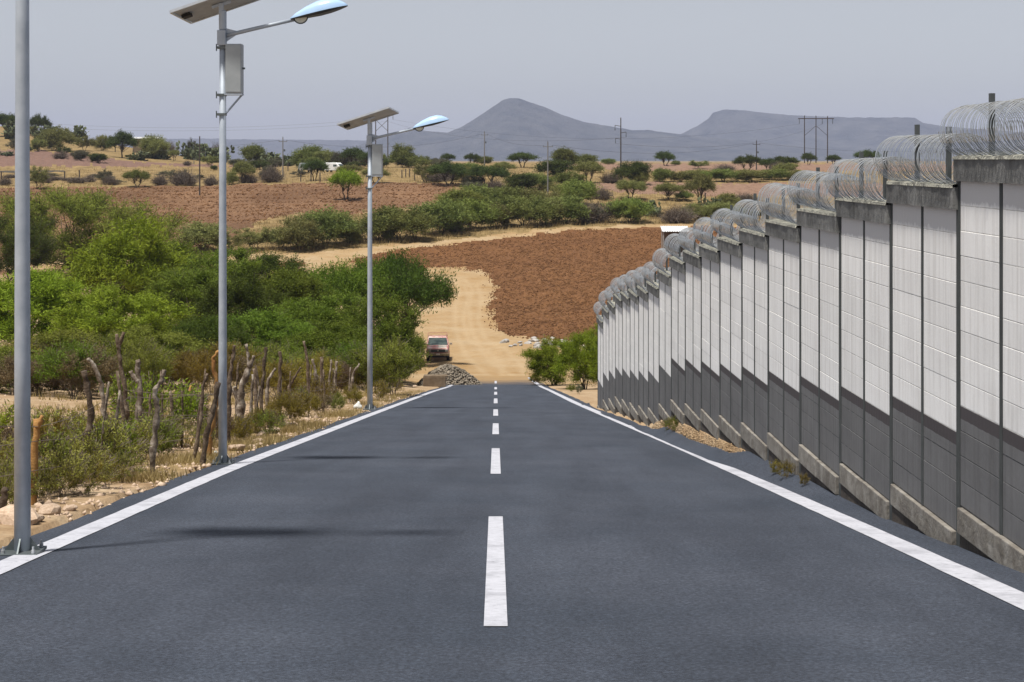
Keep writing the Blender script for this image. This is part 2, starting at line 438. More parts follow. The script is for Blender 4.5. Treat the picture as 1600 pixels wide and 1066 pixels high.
# soil / grass ground: per-vertex grass weight decides soil or dry grass
def ground_mat():
    m, t, b = new_mat('ground')
    tc = t.nodes.new('ShaderNodeTexCoord'); v = tc.outputs['Object']
    at = t.nodes.new('ShaderNodeAttribute'); at.attribute_name = 'grass'
    n1 = noise(t, 0.9, 8, 0.65, vec=v)
    soil = ramp(t, [(0.25, (0.26, 0.17, 0.095)), (0.5, (0.37, 0.265, 0.165)), (0.75, (0.48, 0.38, 0.265))]); t.links.new(n1.outputs['Fac'], soil.inputs[0])
    ns = noise(t, 14.0, 5, 0.7, vec=v)
    sp = ramp(t, [(0.32, (0.72, 0.70, 0.66)), (0.55, (1, 1, 1)), (0.7, (1.12, 1.1, 1.06))]); t.links.new(ns.outputs['Fac'], sp.inputs[0])
    soilc = mixc(t, 0.9, soil.outputs[0], sp.outputs[0], 'MULTIPLY')
    n2 = noise(t, 0.35, 8, 0.7, vec=v)
    gr = ramp(t, [(0.28, (0.10, 0.075, 0.038)), (0.5, (0.225, 0.158, 0.072)), (0.72, (0.36, 0.265, 0.13))]); t.links.new(n2.outputs['Fac'], gr.inputs[0])
    n3 = noise(t, 0.12, 5, 0.6, vec=v)
    ad = t.nodes.new('ShaderNodeMath'); ad.operation = 'MULTIPLY_ADD'
    t.links.new(n3.outputs['Fac'], ad.inputs[0]); ad.inputs[1].default_value = 0.8
    su = t.nodes.new('ShaderNodeMath'); su.operation = 'SUBTRACT'; t.links.new(at.outputs['Fac'], su.inputs[0]); su.inputs[1].default_value = 0.4
    t.links.new(su.outputs[0], ad.inputs[2]); ad.use_clamp = True
    c = mixc(t, ad.outputs[0], soilc, gr.outputs[0])
    t.links.new(c, b.inputs['Base Color'])
    b.inputs['Roughness'].default_value = 1.0; b.inputs['Specular IOR Level'].default_value = 0.1
    nb = noise(t, 7.0, 7, 0.7, vec=v)
    bp = t.nodes.new('ShaderNodeBump'); bp.inputs['Strength'].default_value = 0.7; bp.inputs['Distance'].default_value = 0.05
    t.links.new(nb.outputs['Fac'], bp.inputs['Height']); t.links.new(bp.outputs[0], b.inputs['Normal'])
    return m
M['ground'] = ground_mat()

def asphalt_mat():
    m, t, b = new_mat('asphalt')
    tc = t.nodes.new('ShaderNodeTexCoord'); v = tc.outputs['Object']
    n1 = noise(t, 0.55, 5, 0.6, vec=v)
    r1 = ramp(t, [(0.28, (0.027, 0.035, 0.052)), (0.72, (0.043, 0.051, 0.071))]); t.links.new(n1.outputs['Fac'], r1.inputs[0])
    n2 = noise(t, 38.0, 5, 0.8, vec=v)
    r2 = ramp(t, [(0.34, (0.45, 0.45, 0.45)), (0.5, (1, 1, 1)), (0.66, (1.9, 1.9, 1.85))]); t.links.new(n2.outputs['Fac'], r2.inputs[0])
    c = mixc(t, 1.0, r1.outputs[0], r2.outputs[0], 'MULTIPLY')
    # long streaks along the lane (wear)
    mp = t.nodes.new('ShaderNodeMapping'); mp.inputs['Scale'].default_value = (1.0, 0.06, 1); t.links.new(v, mp.inputs['Vector'])
    n4 = noise(t, 1.6, 4, 0.6, vec=mp.outputs[0])
    r4 = ramp(t, [(0.3, (0.80, 0.80, 0.81)), (0.7, (1.20, 1.19, 1.17))]); t.links.new(n4.outputs['Fac'], r4.inputs[0])
    c = mixc(t, 1.0, c, r4.outputs[0], 'MULTIPLY')
    # dust blown over the end of the pavement
    sx = t.nodes.new('ShaderNodeSeparateXYZ'); t.links.new(v, sx.inputs[0])
    mr = t.nodes.new('ShaderNodeMapRange'); mr.inputs['From Min'].default_value = 84; mr.inputs['From Max'].default_value = 113
    t.links.new(sx.outputs['Y'], mr.inputs['Value'])
    n3 = noise(t, 0.4, 6, 0.7, vec=v)
    ad = t.nodes.new('ShaderNodeMath'); ad.operation = 'MULTIPLY_ADD'; ad.use_clamp = True
    t.links.new(n3.outputs['Fac'], ad.inputs[0]); ad.inputs[1].default_value = 1.4
    s2 = t.nodes.new('ShaderNodeMath'); s2.operation = 'MULTIPLY_ADD'
    t.links.new(mr.outputs[0], s2.inputs[0]); s2.inputs[1].default_value = 2.0; s2.inputs[2].default_value = -1.7
    t.links.new(s2.outputs[0], ad.inputs[2])
    c = mixc(t, ad.outputs[0], c, (0.31, 0.20, 0.09))
    t.links.new(c, b.inputs['Base Color'])
    b.inputs['Roughness'].default_value = 0.78; b.inputs['Specular IOR Level'].default_value = 0.35
    nb = noise(t, 70.0, 4, 0.75, vec=v)
    bp = t.nodes.new('ShaderNodeBump'); bp.inputs['Strength'].default_value = 0.55; bp.inputs['Distance'].default_value = 0.012
    t.links.new(nb.outputs['Fac'], bp.inputs['Height']); t.links.new(bp.outputs[0], b.inputs['Normal'])
    return m
M['asphalt'] = asphalt_mat()
M['paint'] = surf('paint', [(0.30, (0.27, 0.28, 0.32)), (0.40, (0.42, 0.43, 0.48)), (0.7, (0.51, 0.52, 0.58))], 16.0, 0.7, detail=9, bump=0.3, bscale=60,
                  stops2=[(0.28, (0.70, 0.70, 0.71)), (0.5, (1, 1, 1))], scale2=2.1)

# ------------------------------------------------------------------ the lie of the land
PXC = np.array([-400, 0, 150, 300, 450, 580, 650, 720, 850, 1000, 1200, 1600, 2000], float)
TT = [
 # t       -400   0    150   300   450   580   650   720   850  1000  1200  1600  2000
 (.022,  [630.2] * 13),
 (.028,  [606, 606, 606, 606, 607, 613, 615.6, 615.6, 615.6, 615.6, 615.6, 615.6, 615.6]),
 (.035,  [582, 582, 582, 582, 585, 598, 605, 605, 605, 605, 605, 605, 605]),
 (.042,  [556, 556, 556, 556, 560, 580, 593, 593, 593, 593, 593, 593, 593]),
 (.047,  [538, 538, 538, 538, 543, 566, 582, 582, 582, 582, 582, 582, 582]),
 (.052,  [520, 520, 520, 520, 524, 545, 564, 564, 562, 562, 562, 562, 562]),
 (.058,  [500, 500, 500, 500, 502, 516, 529, 531, 531, 531, 531, 531, 531]),
 (.070,  [462, 462, 462, 462, 462, 468, 476, 476, 476, 476, 476, 476, 476]),
 (.080,  [434] * 13),
 (.090,  [399] * 13),
 (.100,  [360] * 13),
 (.110,  [338] * 13),
 (.118,  [320] * 13),
 (.130,  [291, 291, 291, 291, 289, 288, 288, 288, 288, 288, 288, 288, 288]),
 (.150,  [268, 268, 269, 270, 271, 269, 269, 269, 269, 269, 269, 269, 269]),
 (.175,  [238, 240, 247, 258, 262, 259, 259, 259, 259, 260, 260, 260, 260]),
 (.200,  [218, 222, 233, 250, 258, 256, 256, 256, 256, 257, 257, 257, 257]),
 (.230,  [200, 205, 222, 247, 256, 254.5, 254.5, 254.5, 254.5, 255.5, 255, 255, 255]),
 (.260,  [192, 197, 224, 250, 257, 254.5, 254.5, 254.5, 254.5, 256, 255, 255, 255]),
 (.300,  [198, 205, 235, 256, 259, 256, 256, 256, 256, 257, 256, 256, 256]),
 (.500,  [256] * 13),
 (1.00,  [253.5] * 13),
 (6.00,  [251.2] * 13),
]
TROW = np.array([r[0] for r in TT])
DTAB = np.array([[r[0] * (y - HZ) for y in r[1]] for r in TT])

def depth_below(px, t):
    """metres below eye level of the ground seen along picture column px at distance t*F"""
    px = np.clip(np.asarray(px, float), PXC[0], PXC[-1]); t = np.asarray(t, float)
    px, t = np.broadcast_arrays(px, t)
    tc = np.clip(t, TROW[0], TROW[-1])
    i = np.clip(np.searchsorted(TROW, tc, side='right') - 1, 0, len(TROW) - 2)
    j = np.clip(np.searchsorted(PXC, px, side='right') - 1, 0, len(PXC) - 2)
    a = (tc - TROW[i]) / (TROW[i + 1] - TROW[i]); c = (px - PXC[j]) / (PXC[j + 1] - PXC[j])
    a2 = a
    D = (DTAB[i, j] * (1 - a2) + DTAB[i + 1, j] * a2) * (1 - c) + (DTAB[i, j + 1] * (1 - a2) + DTAB[i + 1, j + 1] * a2) * c
    return np.where(t < TROW[0], EYE + 312.0 * t, D)

def interp(x, xs, ys): return np.interp(x, xs, ys)
LT = [-.01, .0030, .0046, .0087, .0174, .030, .044, .06]
LX = [-3.60, -3.62, -3.68, -3.88, -3.84, -3.72, -3.15, -2.6]
RT = [-.01, .0030, .0040, .0047, .0085, .0109, .0150, .0220, .032, .044, .06]
RX = [3.20, 3.18, 3.17, 3.16, 3.0, 2.88, 2.62, 2.20, 1.80, 1.12, .6]
_tg = np.linspace(-.012, .06, 1441)
def _smooth(T_, X_):
    y = np.interp(_tg, T_, X_); k = np.exp(-np.linspace(-2.2, 2.2, 91) ** 2); k /= k.sum()
    return np.convolve(np.pad(y, 45, mode='edge'), k, mode='valid')
_ll, _lr = _smooth(LT, LX), _smooth(RT, RX)
def line_left(t): return np.interp(t, _tg, _ll)
def line_right(t): return np.interp(t, _tg, _lr)
def edge_left(t): return line_left(t) - 0.38 + 0.05 * vnoise(np.asarray(t) * F * 0.7, 3.0, 5)
def wall_x(t): return 3.9 - 60.0 * t
def edge_right(t):
    t = np.asarray(t, float)
    e = line_right(t) + interp(t, [0, .0075, .0095, .02, .024, .05], [0.75, 0.75, 0.27, 0.26, 0.40, 0.4])
    return np.minimum(e + 0.03 * vnoise(t * F * 0.8, 9.0, 6), np.where(t < .0215, wall_x(t) + 0.02, 99))

# wall profile: depth below eye of every bay's coping top, from the far end of the bay nearest the camera
WT0, WDT = .005145, .00083
WTOP = [-.24 - .22, -.24, -.03, .20, .40, .577, .79, .995, 1.22, 1.44, 1.66, 1.90, 2.30, 2.70, 2.97, 3.22, 3.45, 3.68, 4.05, 4.39, 4.88]
NB = len(WTOP)                       # bay i runs from t=WT0+(i-3)*WDT (near) to WT0+(i-2)*WDT (far)
def wall_rise(t):
    """how far the earth bank along the wall foot stands above the road plane"""
    k = (np.asarray(t) - WT0) / WDT + 2
    d = interp(k, np.arange(NB), np.array(WTOP)) + 3.0
    r = np.clip(EYE + 312.0 * np.asarray(t) - d - 0.17, 0, 0.6)
    return np.where(np.asarray(t) < .0215, r, 0.0)

ROAD_END = .0445
def ground_z(X, Y):
    X = np.asarray(X, float); Y = np.asarray(Y, float)
    t = Y / F
    ts = np.maximum(t, 1e-4)
    px = 800 + X / np.maximum(ts, .004)
    z = EYE - depth_below(px, t)
    wx = wall_x(t)
    er = line_right(t) + 0.2
    k = np.clip((X - er) / np.maximum(wx - er, 0.05), 0, 1)
    z = z + wall_rise(t) * k * (t < .0215) * (X < wx + 6)
    near = np.clip(1 - t / .06, 0, 1)
    off = (X < line_left(t) - 0.45) | (t > ROAD_END)
    z = z + off * (0.10 * fbm(X * 0.45, Y * 0.25, 3, 4) + 0.10 * fbm(X * .13, Y * .08, 4, 2)) * np.clip((np.abs(X - line_left(t)) - .4) / 1.5, 0, 1)
    return z

def at(px, t):
    X = (px - 800.0) * t; Y = t * F
    return Vector((X, Y, float(ground_z(X, Y))))

def t_of(px, y):
    lo, hi = .004, .30
    f = lambda t: HZ + float(depth_below(px, t)) / t
    best = None
    # y falls with t along every column up to the ridge
    ts = np.concatenate([np.linspace(.004, .1, 800), np.linspace(.1, .27, 800)])
    ys = HZ + depth_below(px, ts) / ts
    k = np.argmax(ys <= y)
    return float(ts[k]) if ys[k] <= y else float(ts[np.argmin(ys)])

# ------------------------------------------------------------------ terrain sheets
def P(px, xs, ys): return np.interp(px, xs, ys)
def trk_up(px): return P(px, [0, 300, 450, 560, 600, 700, 800, 900, 1000, 1060, 1600], [410, 402, 396, 389, 385, 376, 365, 356, 351, 351, 347])
def trk_lo(px): return P(px, [0, 300, 450, 540, 580, 600, 700, 800, 900, 1000, 1060, 1600], [424, 418, 412, 408, 400, 394, 384, 372, 361, 355, 354, 350])
def main_right(y): return P(y, [424, 440, 460, 480, 500, 515, 525, 533, 545, 562, 600], [752, 772, 771, 764, 768, 780, 800, 838, 872, 905, 925])

def zone(px, y):
    z = np.zeros(px.shape, int)                                  # 0 ground
    far_lo = P(px, [0, 300, 400, 450, 520, 600, 640, 680, 705, 720], [430, 400, 350, 336, 334, 336, 324, 312, 298, 286])
    far_up = P(px, [0, 100, 300, 400, 560, 700, 720], [294, 293, 292, 288, 286, 287, 286])
    z[(y > far_up) & (y < far_lo) & (px < 722)] = 3
    hu = P(px, [-400, 0, 100, 130, 180, 240, 400], [230, 235, 238, 244, 251, 256, 260])
    hl = P(px, [-400, 0, 240, 400], [262, 262, 261, 262])
    z[(y > hu) & (y < hl) & (px < 400)] = 4
    rl = P(px, [870, 1000, 1300], [262, 267, 268])
    z[(y > 256.2) & (y < rl) & (px > 870) & (px < 1900)] = 5
    z[(y > 287) & (y < P(px, [900, 1000, 1300, 1900], [293, 304, 310, 312])) & (px > 900) & (px < 1900)] = 5
    up, lo = trk_up(px), trk_lo(px)
    z[(y > up) & (y < lo) & (px < 1900)] = 1
    f = (y >= lo) & (y < P(px, [560, 780, 830, 930, 1900], [430, 523, 531, 532, 540])) & (px > 350)
    z[f] = 2
    m = (y > 424) & (y < 600) & (px > 600) & (px < main_right(y))
    m |= (y > 420) & (y < 440) & (px > 470) & (px < 720)
    m |= (y > 400) & (y < 424) & (px > 470) & (px < P(y, [400, 424], [510, 600]))
    z[m] = 1
    return z

def build_terrain():
    ys = np.concatenate([np.arange(1120, 640, -5.0), np.arange(640, 605, -2.0)])
    tn = 1.5 / (ys - 562.0)
    tf = [.035]
    D = lambda t: HZ + float(depth_below(760.0, t)) / t
    while tf[-1] < .262:
        t0 = tf[-1]
        dy = abs((D(t0 + 1e-4) - D(t0)) / 1e-4)
        tf.append(t0 + min(max(1.7 / max(dy, 1e-3), 6e-5), .0035))
    rows = np.concatenate([[-.012, -.006, -.001, .001, .002], tn[tn < .0349], tf, [.28, .3, .35, .42, .5, .7, 1.0, 1.6, 2.6, 4.0, 6.0]])
    pc = np.concatenate([np.arange(-700, -20, 20.0), np.arange(-20, 1420, 3.5), np.arange(1420, 2300, 20.0)])
    T, PXg = np.meshgrid(rows, pc, indexing='ij')
    Wd = np.maximum(T, .0135)
    X = (PXg - 800) * Wd; Y = T * F
    Z = ground_z(X, Y)
    t = T
    onroad = (X > edge_left(t) - .12) & (X < np.minimum(edge_right(t), line_right(t) + .75) + .02) & (t < ROAD_END - .0003)
    # real picture coordinates of every vertex, used only to lay out fields and tracks
    pxv = 800 + X / np.maximum(T, 1e-3)
    D2 = depth_below(pxv, np.maximum(T, 1e-3))
    yv = HZ + D2 / np.maximum(T, 1e-3)
    jx = 8.0 * fbm(X * .6, Y * .3, 31, 4); jy = 2.2 * fbm(X * .5, Y * .25, 41, 4)
    zv = zone(pxv + jx, yv + jy)
    zv[(T < .03) | (T > .27)] = 0
    # furrowed, cloddy relief on the fields, ruts on the dirt road
    isf = (zv == 2)
    Z = Z + isf * (0.08 * fbm(X * 1.3, Y * 1.0, 51, 3) + 0.06 * RNG.standard_normal(X.shape))
    isf3 = (zv == 3) | (zv == 4) | (zv == 5)
    Z = Z + isf3 * (0.10 * np.sin(Y * 1.1 + 2 * fbm(X * .05, Y * .05, 8, 2)) + 0.09 * RNG.standard_normal(X.shape))
    isd = (zv == 1)
    Z = Z + isd * (0.04 * fbm(X * .5, Y * .35, 61, 4))
    rut = np.zeros(X.shape)
    for path, offs in (([(790, 592), (765, 575), (738, 548), (724, 515), (722, 480), (728, 452), (716, 436), (660, 430), (560, 428)], (-.75, .75)),
                       ([(800, 588), (800, 570), (775, 548), (745, 530), (735, 500), (742, 465), (735, 445), (690, 432)], (-.75, .75)),
                       ([(860, 575), (820, 556), (770, 553), (720, 560), (690, 568)], (-.75, .75)),
                       ([(440, 405), (560, 396), (640, 387), (740, 375), (840, 364), (940, 355), (1060, 352), (1300, 350)], (-.8, .8))):
        w = np.array([tuple(at(p, t_of(p, yy)))[:2] for p, yy in path])
        dmin = np.full(X.shape, 1e9)
        for q in range(len(w) - 1):
            d = w[q + 1] - w[q]; L2 = d @ d
            u = np.clip(((X - w[q, 0]) * d[0] + (Y - w[q, 1]) * d[1]) / L2, 0, 1)
            dmin = np.minimum(dmin, np.hypot(X - w[q, 0] - u * d[0], Y - w[q, 1] - u * d[1]))
        rut = np.maximum(rut, np.exp(-((dmin - .75) / .28) ** 2))
    rut = rut * isd
    Z = Z - .02 * rut
    Z = Z + ((zv == 0) & (T > .02) & (T < .3)) * .07 * fbm(X * .7, Y * .5, 71, 3)
    Z = np.where(onroad, Z - 0.09, Z)
    nr, nc = X.shape
    V = np.stack([X, Y, Z], -1).reshape(-1, 3)
    idx = np.arange(nr * nc).reshape(nr, nc)
    Q = np.stack([idx[:-1, :-1], idx[:-1, 1:], idx[1:, 1:], idx[1:, :-1]], -1).reshape(-1, 4)
    zq = zv[:-1, :-1].reshape(-1)
    grass = np.clip((np.maximum(T, 0) - .06) / .03, 0, 1)
    strip = np.clip(1 - np.abs(X - (edge_left(t) - .5)) / .8, 0, 1) * .9       # verge beside the road
    grass = np.clip(grass + strip * (T < .03) * (T > .008), 0, 1).reshape(-1)
    names = {0: ('ground', 'ground'), 1: ('dirt_road', 'dirt'), 2: ('ploughed_field', 'field'),
             3: ('far_ploughed_field', 'far_field'), 4: ('hillside_field', 'hill_field'), 5: ('ridge_field', 'ridge_field')}
    for z, (nm, mt) in names.items():
        q = Q[zq == z]
        u, inv = np.unique(q, return_inverse=True)
        me = fast_mesh(nm, V[u], inv.reshape(-1, 4), M[mt], smooth=(z in (0, 1)))
        if z == 0:
            a = me.attributes.new('grass', 'FLOAT', 'POINT'); a.data.foreach_set('value', grass[u].astype(np.float32))
        if z == 1:
            a = me.attributes.new('rut', 'FLOAT', 'POINT'); a.data.foreach_set('value', rut.reshape(-1)[u].astype(np.float32))
        tag(obj(nm, me), kind='structure')
build_terrain()

# ------------------------------------------------------------------ road
def strip_mesh(name, ts, left, right, lift, mat, n=2, thick=0.0):
    V = []; Fc = []
    for t, a, b in zip(ts, left, right):
        for k in range(n):
            X = a + (b - a) * k / (n - 1)
            z = EYE - float(depth_below(800 + X / max(t, .004), t)) + lift
            er = float(line_right(t)) + 0.2; wx = float(wall_x(t))
            kk = min(max((X - er) / max(wx - er, .05), 0), 1)
            z += float(wall_rise(t)) * kk if t < .0215 else 0.0
            V.append((X, t * F, z))
    m = len(ts)
    for i in range(m - 1):
        for k in range(n - 1):
            a = i * n + k
            Fc.append((a, a + 1, a + n + 1, a + n))
    if thick:
        base = len(V)
        for i in range(m):
            for k in (0, n - 1):
                v = V[i * n + k]; V.append((v[0], v[1], v[2] - thick))
        for i in range(m - 1):
            b0 = base + 2 * i
            Fc.append((i * n, (i + 1) * n, b0 + 2, b0)); Fc.append((i * n + n - 1, b0 + 1, b0 + 3, (i + 1) * n + n - 1))
        e = (m - 1) * n
        Fc.append(tuple([e + k for k in range(n)] + [base + 2 * (m - 1) + 1, base + 2 * (m - 1)]))
    me = bpy.data.meshes.new(name); me.from_pydata(V, [], Fc); me.update(); me.materials.append(M[mat])
    return me

rt = np.concatenate([[-.012, -.004, .0008], np.linspace(.002, .012, 70), np.linspace(.0123, ROAD_END, 130)])
road = tag(obj('road', strip_mesh('road', rt, [float(edge_left(t)) for t in rt], [float(edge_right(t)) for t in rt], 0.0, 'asphalt', 24, .12)), kind='structure')
lt = np.concatenate([[-.012, -.004, .0008], np.linspace(.002, .012, 60), np.linspace(.0123, .0432, 90)])
for fn in (line_left, line_right):
    c = [float(fn(t)) for t in lt]
    w = [0.115 + 0.006 * float(vnoise(t * 9000, 1.5, 2)) for t in lt]
    obj('edge_line', strip_mesh('edge_line', lt, [a - b for a, b in zip(c, w)], [a + b for a, b in zip(c, w)], .006, 'paint', 4), road)
for y0, y1 in ((980, 808), (741, 701), (679, 662), (650, 640), (630.5, 623), (617, 612.5), (608.5, 605), (601.5, 599.2)):
    ta = 1.5 / (y0 - 562); tb = 1.5 / (y1 - 562)
    if tb > .0415: tb = .0415
    ts = np.linspace(ta, tb, 14)
    cx = [-25.5 * t for t in ts]
    obj('centre_dash', strip_mesh('centre_dash', ts, [c - .067 for c in cx], [c + .067 for c in cx], .006, 'paint', 3), road)

# ------------------------------------------------------------------ mountains
def mountain(name, pts, t0, base_y, depth, seed, rough, kind_pts=None):
    xs = np.array([p[0] for p in pts], float); ysil = np.array([p[1] for p in pts], float)
    n = 420
    px = np.linspace(xs[0], xs[-1], n)
    sil = np.interp(px, xs, ysil)
    sil = sil + 0.35 * fbm(px * .12, px * 0, seed + 3, 3) * rough
    h = (base_y - sil) * t0                      # height above base
    zb = EYE - (base_y - HZ) * t0
    m = 46
    vs = np.linspace(-1, 1, m)
    V = np.zeros((m, n, 3))
    for i, v in enumerate(vs):
        Yv = t0 * F + v * depth
        Xv = (px - 800) * t0
        prof = (1 - abs(v)) ** 1.15
        gul = 1 + 0.30 * fbm(Xv * .004 + 3 * v, Yv * .0012 + np.zeros(n), seed, 5) * (1 - prof) * 1.4
        V[i, :, 0] = Xv; V[i, :, 1] = Yv
        V[i, :, 2] = zb - 20 + (h + 20) * np.clip(prof * gul, 0, 1.0)
    idx = np.arange(m * n).reshape(m, n)
    Q = np.stack([idx[:-1, :-1], idx[:-1, 1:], idx[1:, 1:], idx[1:, :-1]], -1).reshape(-1, 4)
    o = obj(name, fast_mesh(name, V.reshape(-1, 3), Q, M['mountain'], True))
    return tag(o, kind='structure')
mountain('mountain_range', [(-500, 214), (0, 216), (270, 216), (350, 216), (450, 217.5), (560, 219), (640, 219), (760, 225), (900, 240), (1000, 254)], 4.1, 254, 1300, 5, 1.4)
mountain('peak_mountain', [(470, 254), (540, 236), (585, 216), (612, 209), (640, 199), (656, 203), (685, 205), (700, 206), (718, 199), (740, 186), (768, 167), (786, 153.5), (797, 150.5), (812, 152),
          (850, 165), (880, 178), (910, 188), (935, 193), (965, 198), (990, 203), (1010, 202), (1040, 206), (1100, 213), (1200, 222), (1300, 235), (1400, 254)], 3.0, 254, 1100, 9, 1.0)
mountain('mesa_mountain', [(960, 254), (1020, 226), (1062, 209), (1090, 195), (1108, 183), (1114, 174), (1130, 169), (1160, 170.5), (1200, 175), (1260, 180), (1330, 182), (1400, 181.5), (1428, 183),
          (1440, 191), (1480, 197), (1600, 206), (1750, 225), (1900, 254)], 3.6, 254, 1200, 13, 1.0)

# ------------------------------------------------------------------ plants
def unit(v): return v / np.maximum(np.linalg.norm(v, axis=-1, keepdims=True), 1e-9)

def leaves(pos, axis, ll, lw, rng):
    n = len(pos)
    axis = unit(axis)
    side = unit(np.cross(axis, rng.standard_normal((n, 3))))
    L = ll * rng.uniform(.6, 1.3, (n, 1)); Wd = lw * rng.uniform(.7, 1.3, (n, 1))
    V = np.empty((n, 4, 3))
    V[:, 0] = pos - axis * L * .5; V[:, 1] = pos + side * Wd * .5
    V[:, 2] = pos + axis * L * .5; V[:, 3] = pos - side * Wd * .5
    return V.reshape(-1, 3), np.arange(n * 4).reshape(n, 4)

def make_tree(seed, H, Wd, cb, nstem, nclump, ntwig, nleaf, ll, lw, up=.3, flat=False, r0=.1, rc=None, stem_lean=.35, twig_geo=0, tn=5, hollow=.5):
    """returns (trunk mesh builder, leaf verts, leaf quads); metres, base at origin"""
    rng = np.random.default_rng(seed)
    mb = MB()
    cz = (cb + H) / 2; hh = (H - cb) / 2; hw = Wd / 2
    d = unit(rng.standard_normal((nclump, 3)))
    if flat: d[:, 2] = np.abs(d[:, 2]) * 1.0 - .15; d = unit(d)
    rad = rng.uniform(hollow, 1.0, nclump) ** .7
    lob = 1 + .22 * vnoise(d[:, 0] * 2.2 + seed, d[:, 1] * 2.2 + d[:, 2] * 1.7, seed)
    rcc = (rc or .16) * Wd
    C = np.stack([d[:, 0] * rad * lob * (hw - rcc * .6), d[:, 1] * rad * lob * (hw - rcc * .6),
                  cz + d[:, 2] * rad * lob * (hh - rcc * .5)], -1)
    if flat: C[:, 2] = np.maximum(C[:, 2], cb + .1 * H)
    # stems
    stems = []
    for s in range(nstem):
        a = 2 * math.pi * (s + rng.uniform(-.3, .3)) / nstem
        top = np.array([math.cos(a), math.sin(a), 0]) * hw * stem_lean * rng.uniform(.6, 1.2)
        if nstem == 1: top *= .5
        base = np.array([math.cos(a), math.sin(a), 0]) * r0 * (1.5 if nstem > 1 else 0)
        top[2] = cb + (H - cb) * rng.uniform(.3, .55)
        pts = []
        for k in range(6):
            u = k / 5
            p = base * (1 - u) + top * u + np.array([rng.uniform(-1, 1), rng.uniform(-1, 1), 0]) * .05 * H * u * (1 - u) * 3
            p[2] = top[2] * u ** .85
            if k == 0: p[2] = -.25
            pts.append(p)
        rr = [r0 * (1 - .6 * k / 5) * (1.25 if k == 0 else 1) / (1 if nstem == 1 else nstem ** .35) for k in range(6)]
        mb.tube(pts, rr, tn, cap=False)
        stems.append((np.array(pts), rr))
    for c in C:
        best = min(stems, key=lambda s: np.linalg.norm(s[0][-1][:2] - c[:2]))
        k = int(np.clip(rng.integers(2, 6), 0, 5))
        while k > 1 and best[0][k][2] > c[2]: k -= 1
        p0 = best[0][k]; r = best[1][k] * .55
        mid = p0 * .5 + c * .5 + np.array([0, 0, .12 * (c[2] - p0[2])]) + rng.standard_normal(3) * .04 * Wd
        pts = [p0, p0 * .25 + mid * .75 * 1.0 if False else (p0 + mid) / 2, mid, (mid + c) / 2, c]
        mb.tube(pts, [r, r * .8, r * .6, r * .4, r * .2], 4 if tn > 3 else 3, cap=False)
    # twigs and leaves
    n = nclump * ntwig
    o = np.repeat(C, ntwig, 0)
    out = unit(o - np.array([0, 0, cz - .35 * hh]))
    dirs = unit(out * .55 + unit(rng.standard_normal((n, 3))) * .75 + np.array([0, 0, up]))
    ln = rcc * rng.uniform(.6, 1.35, (n, 1))
    s = rng.uniform(.05, 1.0, (n, nleaf, 1))
    pos = o[:, None] + dirs[:, None] * ln[:, None] * s + rng.standard_normal((n, nleaf, 3)) * rcc * .13
    ax = dirs[:, None] * .7 + unit(rng.standard_normal((n, nleaf, 3))) * .75
    LV, LQ = leaves(pos.reshape(-1, 3), ax.reshape(-1, 3), ll, lw, rng)
    if twig_geo:
        for k in rng.choice(n, min(n, twig_geo), replace=False):
            mb.tube([o[k], o[k] + dirs[k] * ln[k] * 1.15], [.012 * H / 5, .004], 3, cap=False)
    return mb, LV, LQ

def make_brush(seed, H, Wd, n, r):
    """leafless twiggy bush"""
    rng = np.random.default_rng(seed); mb = MB()
    for k in range(n):
        a = rng.uniform(0, 6.283); e = rng.uniform(.25, 1.0)
        tip = np.array([math.cos(a) * Wd / 2 * math.sqrt(1 - e * e) * 1.1, math.sin(a) * Wd / 2 * math.sqrt(1 - e * e) * 1.1, H * e]) * rng.uniform(.6, 1.05)
        b = np.array([math.cos(a), math.sin(a), 0]) * Wd * .1 * rng.random()
        mid = b * .5 + tip * .5 + rng.standard_normal(3) * .06 * Wd
        mb.tube([b + [0, 0, -.1], mid, tip], [r, r * .7, r * .25], 3, cap=False)
        for q in range(4):
            p = mid * (1 - q / 4) + tip * q / 4
            mb.tube([p, p + rng.standard_normal(3) * .14 * Wd + [0, 0, .08 * H]], [r * .5, r * .15], 3, cap=False)
    return mb

def make_nopal(seed, H, Wd, n):
    rng = np.random.default_rng(seed); mb = MB()
    st = [(np.array([rng.uniform(-.25, .25) * Wd, rng.uniform(-.2, .2) * Wd, 0.0]), np.array([0, 0, 1.0])) for _ in range(9)]
    pads = []
    for k in range(n):
        b, dr = st[rng.integers(0, len(st))] if k > 18 else st[k % 9]
        d = unit(dr * .6 + rng.standard_normal(3) * .6 + np.array([0, 0, .5]))
        L = H * rng.uniform(.14, .24)
        tip = b + d * L
        if tip[2] > H or abs(tip[0]) > Wd / 2 or abs(tip[1]) > Wd / 2: continue
        side = unit(np.cross(d, rng.standard_normal(3))); nr = np.cross(d, side)
        c = b + d * L * .55
        vs = []
        for a in range(8):
            q = 2 * math.pi * a / 8
            vs.append(c + d * L * .55 * math.cos(q) + side * L * .36 * math.sin(q))
        vs += [c + nr * L * .1, c - nr * L * .1]
        mb.add(vs, [(a, (a + 1) % 8, 8) for a in range(8)] + [((a + 1) % 8, a, 9) for a in range(8)])
        st.append((tip, d))
    return mb

# prototypes: (height, width, {part: mesh}, trunk material)
PROTO = {}
def proto(key, H, Wd, *a, trunk='bark', **k):
    mb, LV, LQ = make_tree(hash(key) % 1000 if False else sum(ord(c) * (i + 3) for i, c in enumerate(key)), H, Wd, *a, **k)
    PROTO[key] = (H, Wd, mb.mesh('trunk', M[trunk]), LV, LQ, {})
